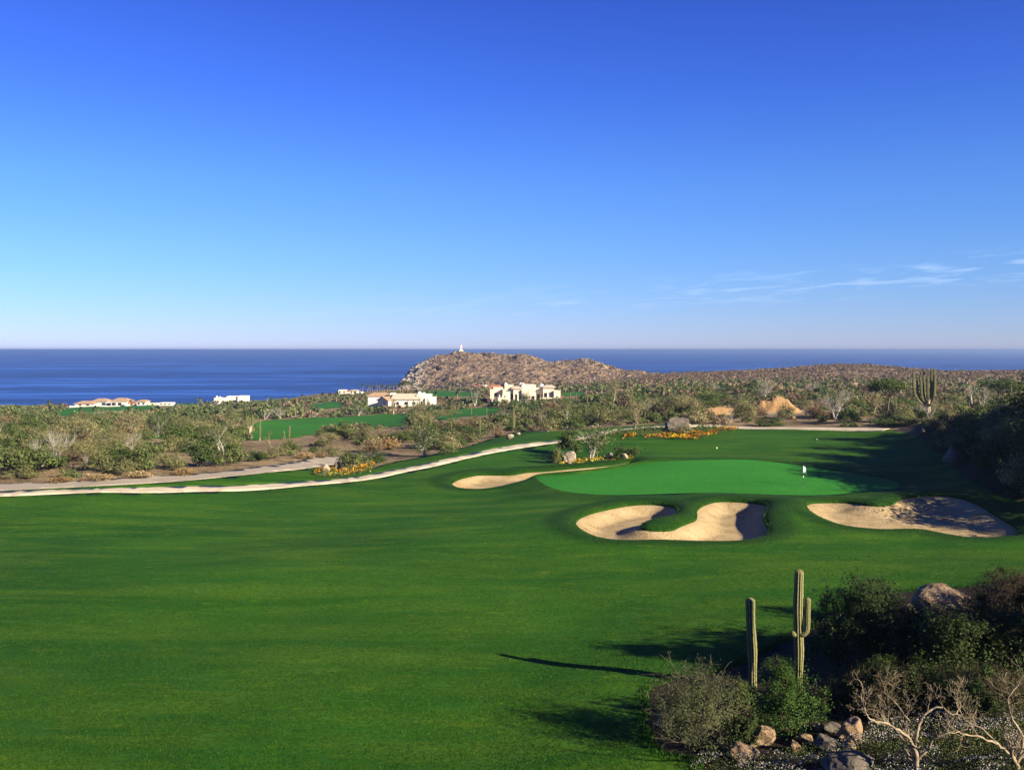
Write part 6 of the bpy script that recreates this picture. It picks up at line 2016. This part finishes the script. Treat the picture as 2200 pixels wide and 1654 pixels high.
# ================================================================== shaded slope at the right and the trees that shade it
lab1 = 'dark shrub on the shaded slope'
gs = np.random.default_rng(17)
for k in range(95):
    uu_ = gs.uniform(1985, 2360); dd_ = gs.uniform(90, 146)
    xx0 = (uu_ - 1100) / F * dd_
    if inside(R['fairway'], np.array([xx0]), np.array([dd_]))[0]:
        continue
    vv_ = HZ + (CAMZ - gz(xx0, dd_)) / dd_ * F
    if vv_ > 1078 or (abs(uu_ - 2060) < 45 and vv_ > 985): continue
    if abs(uu_ - 1994) < 26 and vv_ > 900: continue
    lab = lab1 if vv_ > 950 else 'dark shrub on the slope crest'
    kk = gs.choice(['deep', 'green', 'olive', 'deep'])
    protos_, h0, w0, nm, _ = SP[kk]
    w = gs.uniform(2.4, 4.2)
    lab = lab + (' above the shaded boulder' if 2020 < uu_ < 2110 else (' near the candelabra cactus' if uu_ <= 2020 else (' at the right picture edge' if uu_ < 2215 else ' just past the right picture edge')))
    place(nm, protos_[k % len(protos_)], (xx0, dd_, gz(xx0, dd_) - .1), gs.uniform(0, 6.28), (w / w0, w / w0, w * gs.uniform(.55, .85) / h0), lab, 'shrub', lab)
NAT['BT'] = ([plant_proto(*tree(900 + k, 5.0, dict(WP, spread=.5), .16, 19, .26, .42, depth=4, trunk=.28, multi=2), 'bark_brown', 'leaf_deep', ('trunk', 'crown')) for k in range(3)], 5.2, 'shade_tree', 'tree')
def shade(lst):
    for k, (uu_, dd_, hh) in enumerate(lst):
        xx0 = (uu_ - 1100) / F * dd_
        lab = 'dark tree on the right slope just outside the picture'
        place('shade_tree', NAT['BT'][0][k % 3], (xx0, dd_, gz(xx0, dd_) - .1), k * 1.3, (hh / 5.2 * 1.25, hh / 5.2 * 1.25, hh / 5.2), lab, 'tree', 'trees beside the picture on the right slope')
shade([(2330, 118, 6.5), (2440, 108, 7), (2300, 104, 6), (2420, 96, 6), (2560, 100, 7), (2380, 128, 7), (2270, 112, 5.5), (2480, 120, 7),
       (2350, 90, 6.5), (2400, 84, 6.5), (2440, 79, 7.0), (2500, 82, 7.5), (2480, 89, 7.5), (2640, 80, 7), (2320, 97, 6), (2560, 74, 6), (2300, 91, 7), (2385, 95, 8), (2262, 98, 6.5), (2290, 101, 7),
       (2520, 38, 6.0), (2650, 37.5, 7.0), (2760, 36, 7.0), (2500, 40.5, 5.0)])
print('done', round(time.time() - T0, 1), 'tris', sum((len(m.loops) - 2 * len(m.polygons)) for m in bpy.data.meshes))

# ================================================================== air
mb = MB()
mb.box(-64000, 64000, -60, 62000, -40, 54)
hz_o = mb.build('haze', [])
hm = bpy.data.materials.new('haze_air')
hm.use_nodes = True
hm.node_tree.nodes.clear()
ho = hm.node_tree.nodes.new('ShaderNodeOutputMaterial')
hv = hm.node_tree.nodes.new('ShaderNodeVolumePrincipled')
hv.inputs['Color'].default_value = (0.54, 0.74, 1.0, 1)
hv.inputs['Density'].default_value = 0.00014
hv.inputs['Anisotropy'].default_value = 0.6
hm.node_tree.links.new(hv.outputs[0], ho.inputs['Volume'])
hz_o.data.materials.append(hm)
tag(hz_o, kind='stuff')

# ================================================================== tell look-alikes apart by their order in the picture
ORD = 'leftmost second third fourth fifth sixth seventh eighth ninth tenth eleventh twelfth thirteenth fourteenth fifteenth sixteenth seventeenth eighteenth nineteenth twentieth'.split() + ['twenty-' + w for w in 'first second third fourth fifth sixth seventh eighth ninth'.split()] + ['thirtieth'] + ['thirty-' + w for w in 'first second third fourth fifth sixth seventh eighth ninth'.split()]
same = {}
for o in bpy.data.objects:
    if o.parent is None and o.get('label') and o.get('category'):
        same.setdefault(o['label'], []).append(o)
for lab, lst in same.items():
    if len(lst) < 2:
        continue
    lst.sort(key=lambda o: o.location.x / max(o.location.y, 1))
    for i, o in enumerate(lst):
        o['group'] = lst[0].get('group') or lab
        if i < len(ORD):
            o['label'] = (ORD[i] if i == 0 else ('rightmost' if i == len(lst) - 1 else ORD[i] + ' from left')) + ' ' + lab
        else:
            o['label'] = ('rightmost' if i == len(lst) - 1 else 'number %d from left' % (i + 1)) + ' ' + lab
print('total', round(time.time() - T0, 1))
